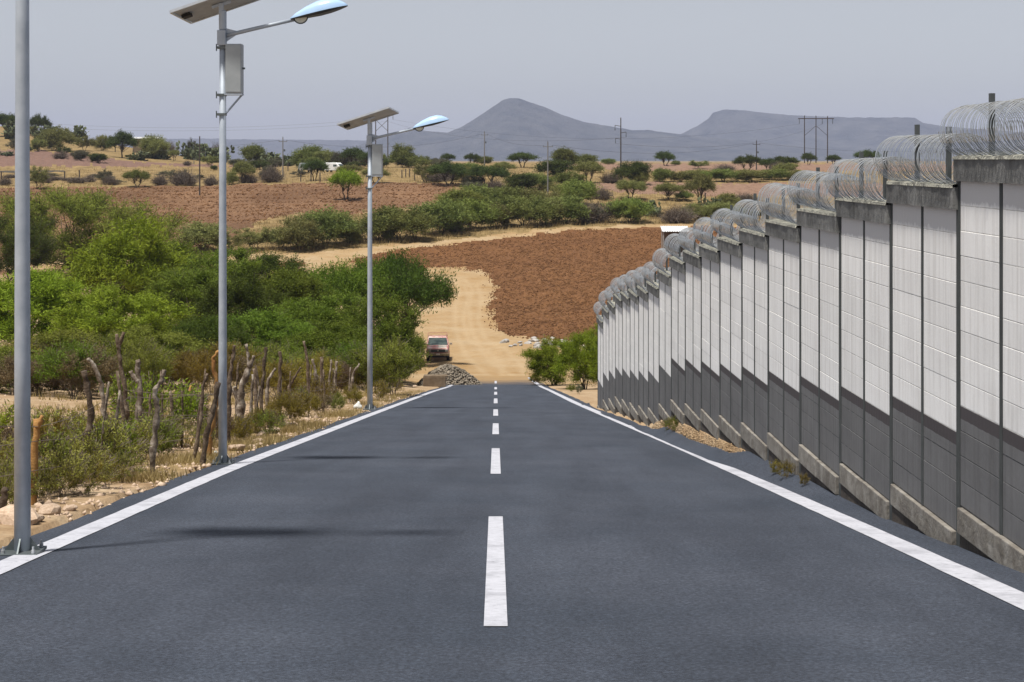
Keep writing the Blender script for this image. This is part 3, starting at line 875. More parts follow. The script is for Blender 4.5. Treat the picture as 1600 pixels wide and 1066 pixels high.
# near trees, fine feathery foliage
for v in range(4):
    proto('mesquite%d' % v, 6.0, 7.0, .2, 5 + v % 2, 85, 22, 20, .25, .052, up=.45, r0=.12, rc=.14, twig_geo=520, hollow=.35)
for v in range(2):
    proto('spiky%d' % v, 7.0, 9.0, .3, 6, 80, 20, 22, .30, .036, up=1.0, r0=.14, rc=.14, twig_geo=900, stem_lean=.5, hollow=.3)
for v in range(2):
    proto('dome%d' % v, 5.5, 8.0, 1.1, 3, 85, 22, 20, .23, .055, up=.35, flat=True, r0=.17, rc=.13, twig_geo=320, hollow=.4)
for v in range(3):
    proto('shrub%d' % v, 2.0, 2.6, .05, 7, 34, 18, 14, .13, .022, up=.7, r0=.025, rc=.19, twig_geo=260, trunk='twig', hollow=.3)
for v in range(2):
    proto('weed%d' % v, .8, 1.1, .03, 8, 26, 12, 6, .06, .018, up=.8, r0=.010, rc=.18, twig_geo=200, trunk='twig', hollow=.3)
# far trees, coarser leaves
for v in range(4):
    proto('bush%d' % v, 4.0, 5.5, .0, 5, 48, 18, 14, .34, .075, up=.4, r0=.08, rc=.20, twig_geo=50, tn=4, hollow=.25)
for v in range(4):
    proto('umbrella%d' % v, 5.0, 6.5, 1.0, 2, 52, 18, 14, .34, .08, up=.2, flat=True, r0=.16, rc=.17, twig_geo=30, tn=5, hollow=.3)
for v in range(2):
    proto('sparse%d' % v, 4.5, 4.5, .4, 4, 34, 16, 10, .32, .06, up=.7, r0=.08, rc=.19, twig_geo=120, tn=4, hollow=.3)
BRUSH = [(3.0, 4.2, make_brush(100 + v, 3.0, 4.2, 240, .035).mesh('branches', M['twig'])) for v in range(2)]
NOPAL = [(3.0, 4.0, make_nopal(200 + v, 3.0, 4.0, 420).mesh('pads', M['nopal'])) for v in range(2)]

ORD = ['first', 'second', 'third', 'fourth', 'fifth', 'sixth', 'seventh', 'eighth', 'ninth', 'tenth', 'eleventh', 'twelfth', 'thirteenth', 'fourteenth', 'fifteenth',
       'sixteenth', 'seventeenth', 'eighteenth', 'nineteenth', 'twentieth', 'twenty-first', 'twenty-second', 'twenty-third', 'twenty-fourth', 'twenty-fifth'] + ['twenty-' + w for w in ('sixth', 'seventh', 'eighth', 'ninth')] + ['thirtieth'] + ['thirty-' + w for w in ('first', 'second', 'third', 'fourth', 'fifth', 'sixth', 'seventh')]
prnd = random.Random(3)

def plant(name, key, leafmat, base, h, w, label, cat, group=None, rz=None):
    rz = prnd.uniform(0, 6.28) if rz is None else rz
    e = empty(name, base, rz)
    if key.startswith('brush') or key.startswith('nopal'):
        H, Wd, me = (BRUSH if key[0] == 'b' else NOPAL)[int(key[-1])]
        o = obj('branches' if key[0] == 'b' else 'pads', me, e)
    else:
        H, Wd, tm, LV, LQ, cache = PROTO[key]
        o = obj('trunk', tm, e)
        if leafmat not in cache:
            cache[leafmat] = fast_mesh('crown', LV, LQ, M[leafmat])
        obj('crown', cache[leafmat], e)
    e.scale = (w / Wd, w / Wd, h / H)
    return tag(e, label, cat, group)

def tree_px(name, key, leafmat, px, t, top_y, w_px, label, cat='tree', group=None):
    b = at(px, t)
    zt = EYE - (top_y - HZ) * t
    return plant(name, key, leafmat, b - Vector((0, 0, .05)), max(zt - b.z, .3), w_px * t, label, cat, group)

# --- the thicket left of the road
TH = 'mesquite thicket left of the road'
for key, lm, px, t, top, w, lab in [
    ('spiky0', 'leaf_olive', 130, .080, 292, 330, 'tall dull green mesquite with upright brushy twigs at the back of the thicket'),
    ('spiky1', 'leaf_dark', 5, .074, 335, 190, 'dark brushy mesquite at the left picture edge behind the first lamp pole'),
    ('mesquite0', 'leaf_bright', 195, .050, 348, 235, 'bright yellow-green mesquite crown standing out between the two nearest lamp poles'),
    ('mesquite1', 'leaf_green', 262, .062, 378, 170, 'mid green mesquite just left of the second lamp pole, behind the bright one'),
    ('mesquite2', 'leaf_green', 335, .058, 388, 190, 'mid green mesquite directly behind the upper part of the second lamp pole'),
    ('mesquite3', 'leaf_dark', 420, .060, 400, 165, 'dark green mesquite at the thicket top under the end of the pale track'),
    ('mesquite1', 'leaf_bright', 60, .038, 425, 250, 'broad yellow-green mesquite crossed by the nearest lamp pole'),
    ('mesquite2', 'leaf_bright', 178, .036, 448, 230, 'wide yellow-green mesquite below the bright crown, above the crooked posts'),
    ('mesquite3', 'leaf_green', 290, .044, 425, 190, 'green mesquite left of the second lamp pole at mid thicket height'),
    ('mesquite0', 'leaf_dark', 372, .042, 432, 150, 'dark green mesquite just right of the second lamp pole'),
    ('mesquite1', 'leaf_green', 452, .047, 424, 190, 'rounded green mesquite midway between second and third lamp poles'),
    ('mesquite2', 'leaf_green', 500, .039, 458, 190, 'large green mesquite left of the third lamp pole at mid height'),
    ('dome1', 'leaf_green', 540, .049, 414, 165, 'green tree behind the third lamp pole, left of the dark overhanging tree'),
    ('dome0', 'leaf_dark', 618, .050, 402, 165, 'dark domed tree overhanging the sandy road right of the third lamp pole'),
    ('mesquite3', 'leaf_green', 596, .037, 468, 160, 'green mesquite beneath the dark domed tree, beside the third lamp pole'),
    ('mesquite0', 'leaf_green', 405, .034, 486, 190, 'low green mesquite above the fence posts right of the second lamp pole'),
    ('dome1', 'leaf_dark', 318, .032, 498, 140, 'dark low mesquite with brown underside left of the second lamp pole'),
    ('mesquite2', 'leaf_olive', 235, .029, 512, 180, 'olive mesquite behind the tall forked fence post'),
    ('mesquite3', 'leaf_olive', 95, .027, 520, 210, 'olive mesquite low in the thicket just right of the nearest lamp pole'),
    ('mesquite1', 'leaf_olive', -10, .025, 540, 170, 'olive mesquite cut by the left picture edge low in the thicket'),
    ('mesquite0', 'leaf_green', 520, .031, 505, 150, 'green mesquite low in the thicket left of the third lamp pole foot'),
    ('mesquite2', 'leaf_olive', 622, .040, 500, 80, 'narrow olive mesquite beside the parked red pickup'),
    ('mesquite1', 'leaf_green', 606, .0335, 545, 90, 'green bushy mesquite left of the heap of broken stones'),
    ('mesquite3', 'leaf_green', -70, .040, 430, 190, 'green mesquite mostly outside the left picture edge'),
]:
    tree_px('mesquite_tree', key, lm, px, t, top, w, lab, 'tree', TH)
UG = 'undergrowth at the thicket foot'
r3 = random.Random(8)
for i in range(30):
    px = -10 + i * 21.5 + r3.uniform(-6, 6); t = r3.uniform(.0235, .030) if px < 420 else r3.uniform(.026, .032)
    lm = r3.choice(['leaf_brown', 'leaf_olive', 'leaf_olive', 'leaf_yellow', 'leaf_green']) if px < 420 else r3.choice(['leaf_green', 'leaf_olive', 'leaf_green'])
    hh = r3.uniform(1.5, 2.3)
    plant('undergrowth_shrub', 'shrub%d' % (i % 3), lm, at(px, t), hh, hh * r3.uniform(1.3, 1.7), '%s undergrowth shrub at the thicket foot, %s from the left' %
          ({'leaf_brown': 'brown', 'leaf_olive': 'olive', 'leaf_yellow': 'mustard', 'leaf_green': 'green'}[lm], ORD[i]), 'shrub', UG)
# --- trees at the end of the wall
tree_px('mesquite_tree', 'mesquite0', 'leaf_bright', 866, .0365, 531, 100, 'bright green mesquite right of the road end, left of its larger neighbour', 'tree', 'mesquites at the wall end')
tree_px('mesquite_tree', 'mesquite2', 'leaf_bright', 913, .0330, 518, 100, 'bright green mesquite with dark trunk against the far end of the wall', 'tree', 'mesquites at the wall end')
tree_px('mesquite_tree', 'mesquite3', 'leaf_bright', 948, .0420, 508, 80, 'bright green mesquite half hidden behind the far end of the wall', 'tree', 'mesquites at the wall end')
tree_px('grey_shrub', 'shrub1', 'leaf_grey', 905, .0285, 600, 15, 'small round grey-green shrub on bare soil before the wall end', 'shrub')
tree_px('low_shrub', 'shrub0', 'leaf_olive', 893, .0300, 598, 18, 'low olive weed left of the round grey shrub', 'shrub')
tree_px('low_shrub', 'shrub2', 'leaf_yellow', 835, .0370, 583, 26, 'yellowish low brush at the right edge of the road end', 'shrub')

# --- brush along the crooked fence
r2 = random.Random(11)
BR = 'low brush along the crooked post fence'
brush_rows = []
for k in range(22):
    px = 432 + k * 9.6 + r2.uniform(-5, 5)
    X = -6.2 - r2.uniform(0, 2.6) - (k % 3) * .8
    t = X / (px - 800)
    brush_rows.append((px, t))
for i, (px, t) in enumerate(sorted(brush_rows)):
    lm = r2.choice(['leaf_yellow', 'leaf_olive', 'leaf_olive', 'leaf_yellow', 'leaf_brown', 'leaf_green' if px > 560 else 'leaf_olive'])
    word = {'leaf_yellow': 'mustard yellow', 'leaf_olive': 'olive', 'leaf_brown': 'brownish', 'leaf_green': 'green'}[lm]
    b = at(px, t); h = r2.uniform(1.15, 1.75)
    plant('low_shrub', 'shrub%d' % (i % 3), lm, b, h, h * r2.uniform(1.2, 1.6), '%s low shrub between second and third lamp poles, %s from the left' % (word, ORD[i]), 'shrub', BR)
fr = []
for k in range(24):
    px = 330 + k * 12.6 + r2.uniform(-5, 5)
    if abs(px - 348) < 14 or abs(px - 578) < 12: px += 22
    fr.append((px, (-4.75 - r2.uniform(0, .9)) / (px - 800)))
for i, (px, t) in enumerate(sorted(fr)):
    lm = r2.choice(['leaf_yellow', 'leaf_olive', 'leaf_brown', 'leaf_yellow', 'leaf_olive'])
    b = at(px, t); h = r2.uniform(.3, .55) if px < 420 else r2.uniform(.4, .8)
    plant('verge_shrub', 'weed%d' % (i % 2) if i % 3 else 'shrub%d' % (i % 3), lm, b, h, h * r2.uniform(1.2, 1.6), '%s verge shrub between road edge and crooked posts, %s from the left' %
          ({'leaf_yellow': 'mustard', 'leaf_olive': 'olive', 'leaf_brown': 'brown'}[lm], ORD[i]), 'shrub', 'shrubs on the left road verge')
for i, (px, t, lm, h, word) in enumerate([(60, .0250, 'leaf_brown', 1.5, 'left'), (112, .0245, 'leaf_brown', 1.7, 'middle'), (20, .024, 'leaf_brown', 1.4, 'leftmost'), (150, .0255, 'leaf_brown', 1.4, 'right')]):
    plant('dry_shrub', 'shrub%d' % (i % 3), lm, at(px, t), h, h * 1.7, 'rusty brown dry shrub behind the bare soil near the first lamp pole, %s one' % word, 'shrub', 'rusty dry shrubs')
for i, (px, t, lm, h) in enumerate([(-14, .0080, 'leaf_weed', .62), (14, .0068, 'leaf_weed', .45), (66, .0066, 'leaf_weed', .36), (98, .0070, 'leaf_weed', .5), (120, .0076, 'leaf_weed', .62),
                               (150, .0080, 'leaf_weed', .75), (176, .0084, 'leaf_bright', .7), (205, .0090, 'leaf_weed', .62), (232, .0096, 'leaf_weed', .55), (258, .0112, 'leaf_bright', 1.15),
                               (82, .0072, 'leaf_bright', .38), (136, .0071, 'leaf_weed', .42), (168, .0074, 'leaf_yellow', .36), (192, .0078, 'leaf_weed', .36), (20, .0095, 'leaf_bright', .8), (222, .0125, 'leaf_bright', .9),
                               (196, .0150, 'leaf_bright', 1.0)]):
    plant('roadside_weed', 'weed%d' % (i % 2), lm, at(px, t), h, h * 1.5, 'yellow-green weed among the crooked posts near the first lamp pole, %s in the row' % ORD[i], 'weed', 'weeds by the nearest lamp pole')
r5 = random.Random(31)
ex = []
for k in range(30):
    px = 5 + k * 11.5 + r5.uniform(-5, 5); X = -r5.uniform(4.9, 7.2); t = X / (px - 800)
    if .0062 < t < .016: ex.append((px, t))
for i, (px, t) in enumerate(sorted(ex)):
    lm = r5.choice(['leaf_yellow', 'leaf_weed', 'leaf_brown', 'leaf_weed', 'leaf_olive']); h = r5.uniform(.35, .85)
    plant('fence_weed', 'weed%d' % (i % 2), lm, at(px, t), h, h * r5.uniform(1.1, 1.7), '%s weed tangled round the crooked fence posts, %s from the left' %
          ({'leaf_yellow': 'mustard', 'leaf_weed': 'pale yellow-green', 'leaf_brown': 'dry brown', 'leaf_olive': 'olive'}[lm], ORD[i]), 'weed', 'weeds round the crooked posts')
for i, (px, t, lm, h) in enumerate([(1063, .0121, 'leaf_olive', .34), (1052, .0124, 'leaf_olive', .26), (1226, .00795, 'leaf_yellow', .2), (1243, .0077, 'leaf_yellow', .22), (1270, .0073, 'leaf_yellow', .16)]):
    X = float(wall_x(t)) - .13
    b = Vector((X, t * F, float(ground_z(X, t * F))))
    plant('wall_foot_weed', 'weed%d' % (i % 2), lm, b, h, h * 1.2, '%s weed growing at the foot of the wall, %s from the far end' % ('green' if lm == 'leaf_olive' else 'yellow', ORD[i]), 'weed', 'weeds at the wall foot')

# --- bushes and trees of the valley and the skyline, (px, base y, top y, width, kind, leaf)
def far_row(group, where, lst):
    for i, (px, by, ty, w, key, lm) in enumerate(sorted(lst)):
        t = t_of(px, by)
        nm = {'brush': 'dry_bush', 'nopal': 'prickly_pear', 'umbre': 'acacia_tree', 'spars': 'sparse_tree', 'bush0': 'green_bush'}.get(key[:5], 'green_bush')
        desc = {'dry_bush': 'leafless grey-brown bush', 'prickly_pear': 'dark prickly pear clump', 'acacia_tree': 'flat-topped acacia tree', 'sparse_tree': 'thin open tree', 'green_bush': 'rounded bush'}[nm]
        tone = '' if nm in ('dry_bush', 'prickly_pear') else {'leaf_bright': 'bright green ', 'leaf_green': 'green ', 'leaf_dark': 'dark green ', 'leaf_olive': 'olive ', 'leaf_grey': 'grey-green ', 'leaf_brown': 'brown ', 'leaf_yellow': 'yellowish '}[lm]
        tree_px(nm, key, lm + '_far', px, t, ty, w * 1.1, '%s%s %s, %s from left' % (tone, desc, where, ORD[i]), {'dry_bush': 'bush', 'prickly_pear': 'cactus', 'green_bush': 'bush'}.get(nm, 'tree'), group)
B, G, D, O, GR, Y_ = 'leaf_bright', 'leaf_green', 'leaf_dark', 'leaf_olive', 'leaf_grey', 'leaf_yellow'
far_row('bushes left of the pale track', 'behind the thicket, beside pale track', [
    (318, 394, 348, 85, 'bush0', O), (398, 391, 354, 70, 'sparse1', O), (356, 396, 364, 60, 'sparse0', O), (440, 390, 356, 50, 'bush3', O)])
far_row('bushes along the pale track', 'on upper edge of pale track', [
    (468, 390, 340, 85, 'bush2', O), (508, 385, 328, 85, 'bush0', G), (545, 380, 342, 60, 'bush1', O), (592, 378, 332, 75, 'bush1', G), (625, 376, 322, 95, 'bush3', G),
    (649, 376, 334, 46, 'umbrella1', Y_), (690, 366, 314, 85, 'bush0', G), (708, 362, 330, 40, 'brush0', O), (738, 358, 312, 85, 'bush2', B), (778, 356, 318, 60, 'bush1', O),
    (818, 354, 306, 90, 'bush3', G), (850, 352, 310, 70, 'bush0', O), (886, 350, 306, 76, 'bush2', G), (925, 348, 312, 66, 'brush1', O), (945, 348, 316, 50, 'sparse1', GR),
    (985, 348, 308, 76, 'bush1', B), (1022, 338, 312, 36, 'nopal0', O), (1058, 348, 318, 60, 'brush0', O), (1088, 345, 318, 50, 'bush2', O), (1130, 345, 316, 60, 'bush3', O)])
far_row('bushes in the second row above the track', 'in second row above track', [
    (716, 340, 294, 80, 'bush1', B), (748, 334, 290, 80, 'bush3', G), (790, 332, 292, 80, 'bush0', G), (838, 334, 296, 80, 'bush2', O), (905, 322, 282, 62, 'bush0', B),
    (880, 312, 286, 44, 'bush1', O), (940, 312, 290, 40, 'brush1', O), (985, 312, 282, 46, 'umbrella2', O), (1045, 314, 286, 48, 'umbrella0', O), (1068, 314, 298, 30, 'bush3', G),
    (1094, 322, 274, 46, 'umbrella3', O), (1112, 330, 306, 30, 'nopal1', O), (1136, 326, 302, 46, 'bush2', O), (1165, 316, 300, 46, 'brush0', O)])
far_row('trees on the middle slope', 'on slope right of third lamp', [
    (664, 285, 254, 44, 'sparse0', O), (700, 290, 254, 60, 'umbrella0', D), (720, 284, 258, 40, 'bush1', O), (738, 292, 274, 34, 'bush2', GR), (762, 294, 260, 62, 'umbrella2', D), (786, 272, 254, 40, 'umbrella3', O),
    (812, 302, 270, 56, 'bush1', D), (838, 296, 270, 50, 'bush3', G), (866, 278, 250, 60, 'bush0', D), (890, 292, 268, 50, 'bush2', G), (920, 286, 252, 50, 'umbrella1', O), (955, 286, 266, 40, 'brush1', O),
    (990, 288, 252, 56, 'bush3', D), (1000, 290, 268, 30, 'bush0', O), (1036, 284, 262, 40, 'bush1', G), (1064, 284, 268, 34, 'bush2', O), (1092, 284, 265, 46, 'bush0', O), (1130, 284, 264, 56, 'bush3', G),
    (1172, 284, 264, 60, 'bush1', O), (1212, 282, 264, 56, 'bush2', G), (1250, 282, 266, 50, 'bush0', O)])
far_row('trees on the right skyline', 'on skyline right of third lamp', [
    (628, 262, 226, 44, 'bush2', G), (640, 262, 242, 60, 'bush0', G), (700, 258, 240, 22, 'umbrella1', D), (738, 258, 240, 24, 'umbrella0', D), (756, 258, 244, 30, 'bush3', G), (816, 262, 239, 46, 'umbrella2', D),
    (880, 262, 230, 42, 'bush1', G), (912, 262, 241, 46, 'bush3', G), (950, 258, 248, 24, 'bush0', G), (1040, 259, 238, 37, 'umbrella3', D), (1056, 258, 251, 18, 'bush2', G), (1168, 267, 243, 42, 'umbrella0', D),
    (1200, 268, 248, 30, 'umbrella1', D), (1226, 267, 245, 46, 'umbrella2', D), (1264, 258, 240, 26, 'umbrella3', D), (1302, 258, 242, 24, 'umbrella1', D), (1356, 257, 235, 40, 'umbrella0', D)])
far_row('trees around the parked vehicles', 'on skyline between the lamps', [
    (395, 258, 225, 46, 'bush1', G), (418, 260, 237, 40, 'nopal0', O), (444, 260, 240, 34, 'nopal1', O), (484, 262, 228, 52, 'bush3', G), (508, 262, 236, 40, 'bush0', O), (530, 262, 238, 30, 'bush2', GR), (552, 262, 231, 42, 'umbrella1', D),
    (576, 263, 238, 34, 'umbrella2', D), (596, 262, 240, 24, 'bush1', O)])
far_row('bushes in the dry grass band', 'in grass beyond brown field', [
    (8, 290, 274, 24, 'brush0', O), (60, 296, 258, 38, 'sparse1', O), (72, 286, 270, 22, 'brush1', O), (120, 287, 275, 36, 'brush0', O), (162, 288, 265, 30, 'sparse0', GR), (172, 289, 272, 26, 'brush1', O), (214, 292, 266, 42, 'umbrella0', G), (250, 290, 270, 28, 'brush0', O),
    (288, 290, 262, 46, 'brush1', O), (280, 288, 264, 34, 'sparse1', GR), (330, 289, 272, 26, 'brush0', O), (362, 288, 268, 24, 'bush2', O), (380, 286, 254, 36, 'umbrella3', O), (388, 286, 268, 34, 'brush1', O), (424, 285, 256, 42, 'brush0', O), (420, 284, 258, 30, 'sparse0', GR), (334, 266, 258, 14, 'bush1', D),
    (492, 283, 251, 44, 'umbrella2', D), (545, 276, 258, 44, 'umbrella1', O), (586, 286, 262, 40, 'umbrella0', O)])
tree_px('acacia_tree', 'umbrella1', B, 541, t_of(541, 313), 265, 58, 'lone bright green umbrella tree standing in the brown field left of third lamp', 'tree')
far_row('trees on the left hill', 'on the left hill', [
    (8, 214, 178, 46, 'umbrella2', D), (18, 218, 188, 40, 'nopal0', O), (28, 240, 214, 34, 'sparse0', GR), (62, 216, 180, 30, 'umbrella0', D), (70, 222, 192, 40, 'nopal1', O), (90, 236, 200, 52, 'bush0', O), (60, 236, 216, 30, 'bush1', O),
    (118, 222, 195, 32, 'nopal0', O), (132, 236, 212, 34, 'sparse1', O), (160, 236, 212, 34, 'bush2', O), (172, 228, 210, 20, 'nopal1', O), (191, 247, 208, 46, 'umbrella3', D), (240, 248, 212, 44, 'bush3', O), (246, 248, 222, 44, 'nopal0', O), (272, 252, 234, 20, 'umbrella1', O),
    (300, 250, 219, 34, 'nopal1', O), (318, 252, 224, 34, 'nopal0', O), (342, 254, 226, 34, 'nopal1', O), (236, 226, 208, 20, 'nopal1', O)])

r4 = random.Random(5)
sc = []
for k in range(26):
    px = r4.uniform(-10, 350); y = r4.uniform(205, 240) + max(0, (px - 60)) * .09
    sc.append((px, y + 6, y + 6 - r4.uniform(7, 17), r4.uniform(14, 34), r4.choice(['brush0', 'brush1', 'sparse0', 'bush1', 'bush2', 'nopal0', 'nopal1']), r4.choice([O, GR, GR, D])))
far_row('scrub scattered on the left hill', 'among left hill scrub', sc)
sc = []
for k in range(24):
    px = r4.uniform(370, 700); y = r4.uniform(258, 266)
    sc.append((px, y, y - r4.uniform(10, 20), r4.uniform(22, 40), r4.choice(['bush0', 'bush1', 'bush2', 'bush3', 'sparse1', 'nopal1']), r4.choice([O, G, GR, D])))
far_row('scrub along the skyline between the lamps', 'in skyline scrub between lamps', sc)
sc = []
for k in range(26):
    px = r4.uniform(660, 1250); y = r4.uniform(262, 345)
    if y > trk_up(px) - 6 or 286 < y < 312 and px > 900: y = r4.uniform(268, 286)
    sc.append((px, y, y - r4.uniform(10, 22), r4.uniform(24, 46), r4.choice(['bush0', 'bush1', 'bush2', 'bush3', 'sparse1', 'brush0']), r4.choice([O, G, GR, O, B])))
far_row('low scrub on the slope right of the third lamp', 'low on slope right of lamps', sc)
sc = []
for k in range(18):
    px = r4.uniform(0, 470); y = r4.uniform(276, 290)
    sc.append((px, y, y - r4.uniform(6, 12), r4.uniform(16, 40), r4.choice(['brush0', 'brush1', 'sparse0']), GR))
far_row('dry scrub in the grass band', 'low in grass beyond brown field', sc)

# --- grasses
def grass_patch(name, pts, h, blades, mat, label, cat='grass', spread=.12):
    n = len(pts) * blades
    rng = RNG
    base = np.repeat(np.array(pts), blades, 0) + rng.standard_normal((n, 3)) * np.array([spread, spread, 0])
    hh = h * rng.uniform(.5, 1.2, (n, 1))
    tip = base + np.concatenate([rng.standard_normal((n, 2)) * .35, np.ones((n, 1))], 1) * hh
    sd = unit(np.concatenate([rng.standard_normal((n, 2)), np.zeros((n, 1))], 1)) * h * .055
    V = np.stack([base - sd, base + sd, tip], 1).reshape(-1, 3)
    me = fast_mesh(name, V, np.arange(n * 3).reshape(n, 3), M[mat])
    return tag(obj(name, me), label, cat, kind='stuff')
pts = []
for k in range(1500):
    t = 1.5 / (random.uniform(612, 800) - 562)
    X = float(edge_left(t)) - .12 - abs(random.gauss(0, .45))
    if vnoise(t * F * .6, X * .8, 77) < -.05 or t < .0078: continue
    pts.append((X, t * F, float(ground_z(X, t * F)) - .02))
grass_patch('verge_grass', pts, .16, 12, 'dry_grass', 'straw coloured dry grass along the left edge of the road')
pts = []
for k in range(2200):
    px = random.uniform(-50, 640); t = random.uniform(.011, .030)
    X = (px - 800) * t
    if X > float(edge_left(t)) - .9 or vnoise(X * .35, t * F * .3, 78) < .15: continue
    pts.append((X, t * F, float(ground_z(X, t * F)) - .02))
grass_patch('thicket_grass', pts, .32, 9, 'dry_grass', 'tall dry grass between the fence and the thicket')
pts = []
for k in range(9000):
    px = random.uniform(-60, 1300); y = random.uniform(262, 402)
    if y > trk_up(px) - 1: continue
    if y < trk_up(px) - 14 and random.random() < .3: continue
    if zone(np.array([px]), np.array([y]))[0] != 0: continue
    b = at(px, t_of(px, y)); pts.append((b.x, b.y, b.z - .03))
grass_patch('field_margin_grass', pts, .75, 8, 'dry_grass', 'dry yellow grass on the margins of the far fields', spread=.7)

# --- clods on the near ploughed field
def clods(name, n, reg, smin, smax, mat, label, cat='clods'):
    rng = RNG
    octv = np.array([[1, 0, 0], [-1, 0, 0], [0, 1, 0], [0, -1, 0], [0, 0, 1], [0, 0, -1]], float)
    octf = np.array([[0, 2, 4], [2, 1, 4], [1, 3, 4], [3, 0, 4], [2, 0, 5], [1, 2, 5], [3, 1, 5], [0, 3, 5]])
    P0 = reg(n)
    n = len(P0)
    V = octv[None] * rng.uniform(.55, 1.3, (n, 6, 1)) + rng.standard_normal((n, 6, 3)) * .18
    s = rng.uniform(smin, smax, (n, 1, 1)) * np.where(rng.random((n, 1, 1)) < .06, 1.7, 1)
    a = rng.uniform(0, 6.28, n); ca, sa = np.cos(a), np.sin(a)
    x = V[..., 0] * ca[:, None] - V[..., 1] * sa[:, None]; y = V[..., 0] * sa[:, None] + V[..., 1] * ca[:, None]
    V = np.stack([x, y, V[..., 2] * .75], -1) * s + P0[:, None]
    Q = octf[None] + (np.arange(n) * 6)[:, None, None]
    return tag(obj(name, fast_mesh(name, V.reshape(-1, 3), Q.reshape(-1, 3), M[mat])), label, cat, kind='stuff')
def reg_field(n):
    t = RNG.uniform(.0575, .101, n) ; px = RNG.uniform(380, 1330, n)
    X = (px - 800) * t; y = HZ + depth_below(px, t) / t
    ok = zone(px + RNG.normal(0, 6, n), y + RNG.normal(0, 1.6, n)) == 2
    ok &= RNG.random(n) < (t / .1) * 1.4
    X, t = X[ok], t[ok]
    return np.stack([X, t * F, ground_z(X, t * F) + .04], -1)
clods('soil_clods', 100000, reg_field, .04, .11, 'clod', 'turned reddish brown clods covering the ploughed field beside the wall')
def reg_far(n):
    t = RNG.uniform(.105, .131, n); px = RNG.uniform(-80, 720, n)
    X = (px - 800) * t; y = HZ + depth_below(px, t) / t
    ok = zone(px, y) == 3
    X, t = X[ok], t[ok]
    return np.stack([X, t * F, ground_z(X, t * F) + .03], -1)
clods('far_soil_clods', 14000, reg_far, .08, .2, 'clod', 'brown clods on the far ploughed field left of the track')
def reg_pebble(n):
    t = RNG.uniform(.006, .030, n); px = RNG.uniform(-60, 660, n)
    X = (px - 800) * t
    ok = (X < edge_left(t) + .04 + .05 * RNG.standard_normal(n)) & (X > -22)
    ok &= (RNG.random(n) < np.clip(1.6 - np.abs(X + 4.6) / 3.0, .25, 1))
    X, t = X[ok], t[ok]
    return np.stack([X, t * F, ground_z(X, t * F)], -1)
clods('roadside_pebbles', 9000, reg_pebble, .015, .055, 'stone_tan', 'tan pebbles scattered over the bare soil left of the road', 'pebbles')
def reg_bank(n):
    t = RNG.uniform(.0092, .0136, n); u = RNG.random(n)
    a = edge_right(t) - .04; b = wall_x(t) - .02
    X = a + (b - a) * u
    return np.stack([X, t * F, ground_z(X, t * F)], -1)
clods('bank_rubble', 2600, reg_bank, .006, .024, 'ground', 'pale crumbled earth heaped along the foot of the wall', 'rubble')

# ------------------------------------------------------------------ boundary wall
wall_root = empty('boundary_wall', (float(wall_x(WT0)), WT0 * F, float(ground_z(wall_x(WT0), WT0 * F))))
tag(wall_root, 'long stepped block wall, white above dark grey, with grey concrete coping beside the road', 'wall')
wall_root_inv = Vector(wall_root.location)
WDIR = Vector((-60.0 / F, 1, 0)).normalized()       # along the wall, away from the camera
WN = Vector((-WDIR.y, WDIR.x, 0))                  # out of the wall towards the road
WR = Matrix(((WN.x, WDIR.x, 0), (WN.y, WDIR.y, 0), (0, 0, 1)))   # local x = out, y = along, z = up
def wp(t): return Vector((float(wall_x(t)), t * F, 0))
def wbox(mb, t0p, a, b, out0, out1, z0, z1, jit=0.0, rr=None):
    """box along the wall between distances a..b from point t0p, out0..out1 out of the face, z0..z1"""
    vs = []
    for z in (z0, z1):
        for o_, l in ((out0, a), (out1, a), (out1, b), (out0, b)):
            p = t0p + WN * o_ + WDIR * l
            vs.append((p.x - wall_root_inv.x, p.y - wall_root_inv.y, z - wall_root_inv.z))
    # keep winding outward: local frame (out, along, up) is right handed
    mb.hexa([vs[0], vs[1], vs[2], vs[3], vs[4], vs[5], vs[6], vs[7]])
    return mb
rw = random.Random(5)
CO = .2                                            # course height
far_white, far_grey = MB(), MB()
mesh_cache = {}
def block_part(mat, t0p, a, b, z0, z1, out):
    """one block course slab as a part of its own; alike pieces share mesh data"""
    key = (mat, round(b - a, 3))
    if key not in mesh_cache:
        L = b - a; h = CO - .007
        m = MB(); e = .0018
        # slab with slightly eased front edges
        m.add([(-.12, -L / 2, 0), (-e, -L / 2, 0), (0, -L / 2 + e, e), (0, L / 2 - e, e), (-e, L / 2, 0), (-.12, L / 2, 0),
               (-.12, -L / 2, h), (-e, -L / 2, h), (0, -L / 2 + e, h - e), (0, L / 2 - e, h - e), (-e, L / 2, h), (-.12, L / 2, h)],
              [(2, 3, 9, 8), (0, 1, 4, 5), (1, 2, 3, 4)][0:1] + [(1, 2, 8, 7), (3, 4, 10, 9), (1, 4, 3, 2), (7, 8, 9, 10), (0, 6, 11, 5), (6, 7, 10, 11), (0, 5, 4, 1), (0, 1, 7, 6), (4, 5, 11, 10)])
        mesh_cache[key] = m.mesh('block', M[mat])
    o = obj('block', mesh_cache[key], wall_root)
    c = t0p + WDIR * ((a + b) / 2) + WN * out
    o.matrix_local = Matrix.Translation(Vector((c.x, c.y, z0)) - wall_root_inv) @ WR.to_4x4()
    return o
n_block = 0
COILS = []
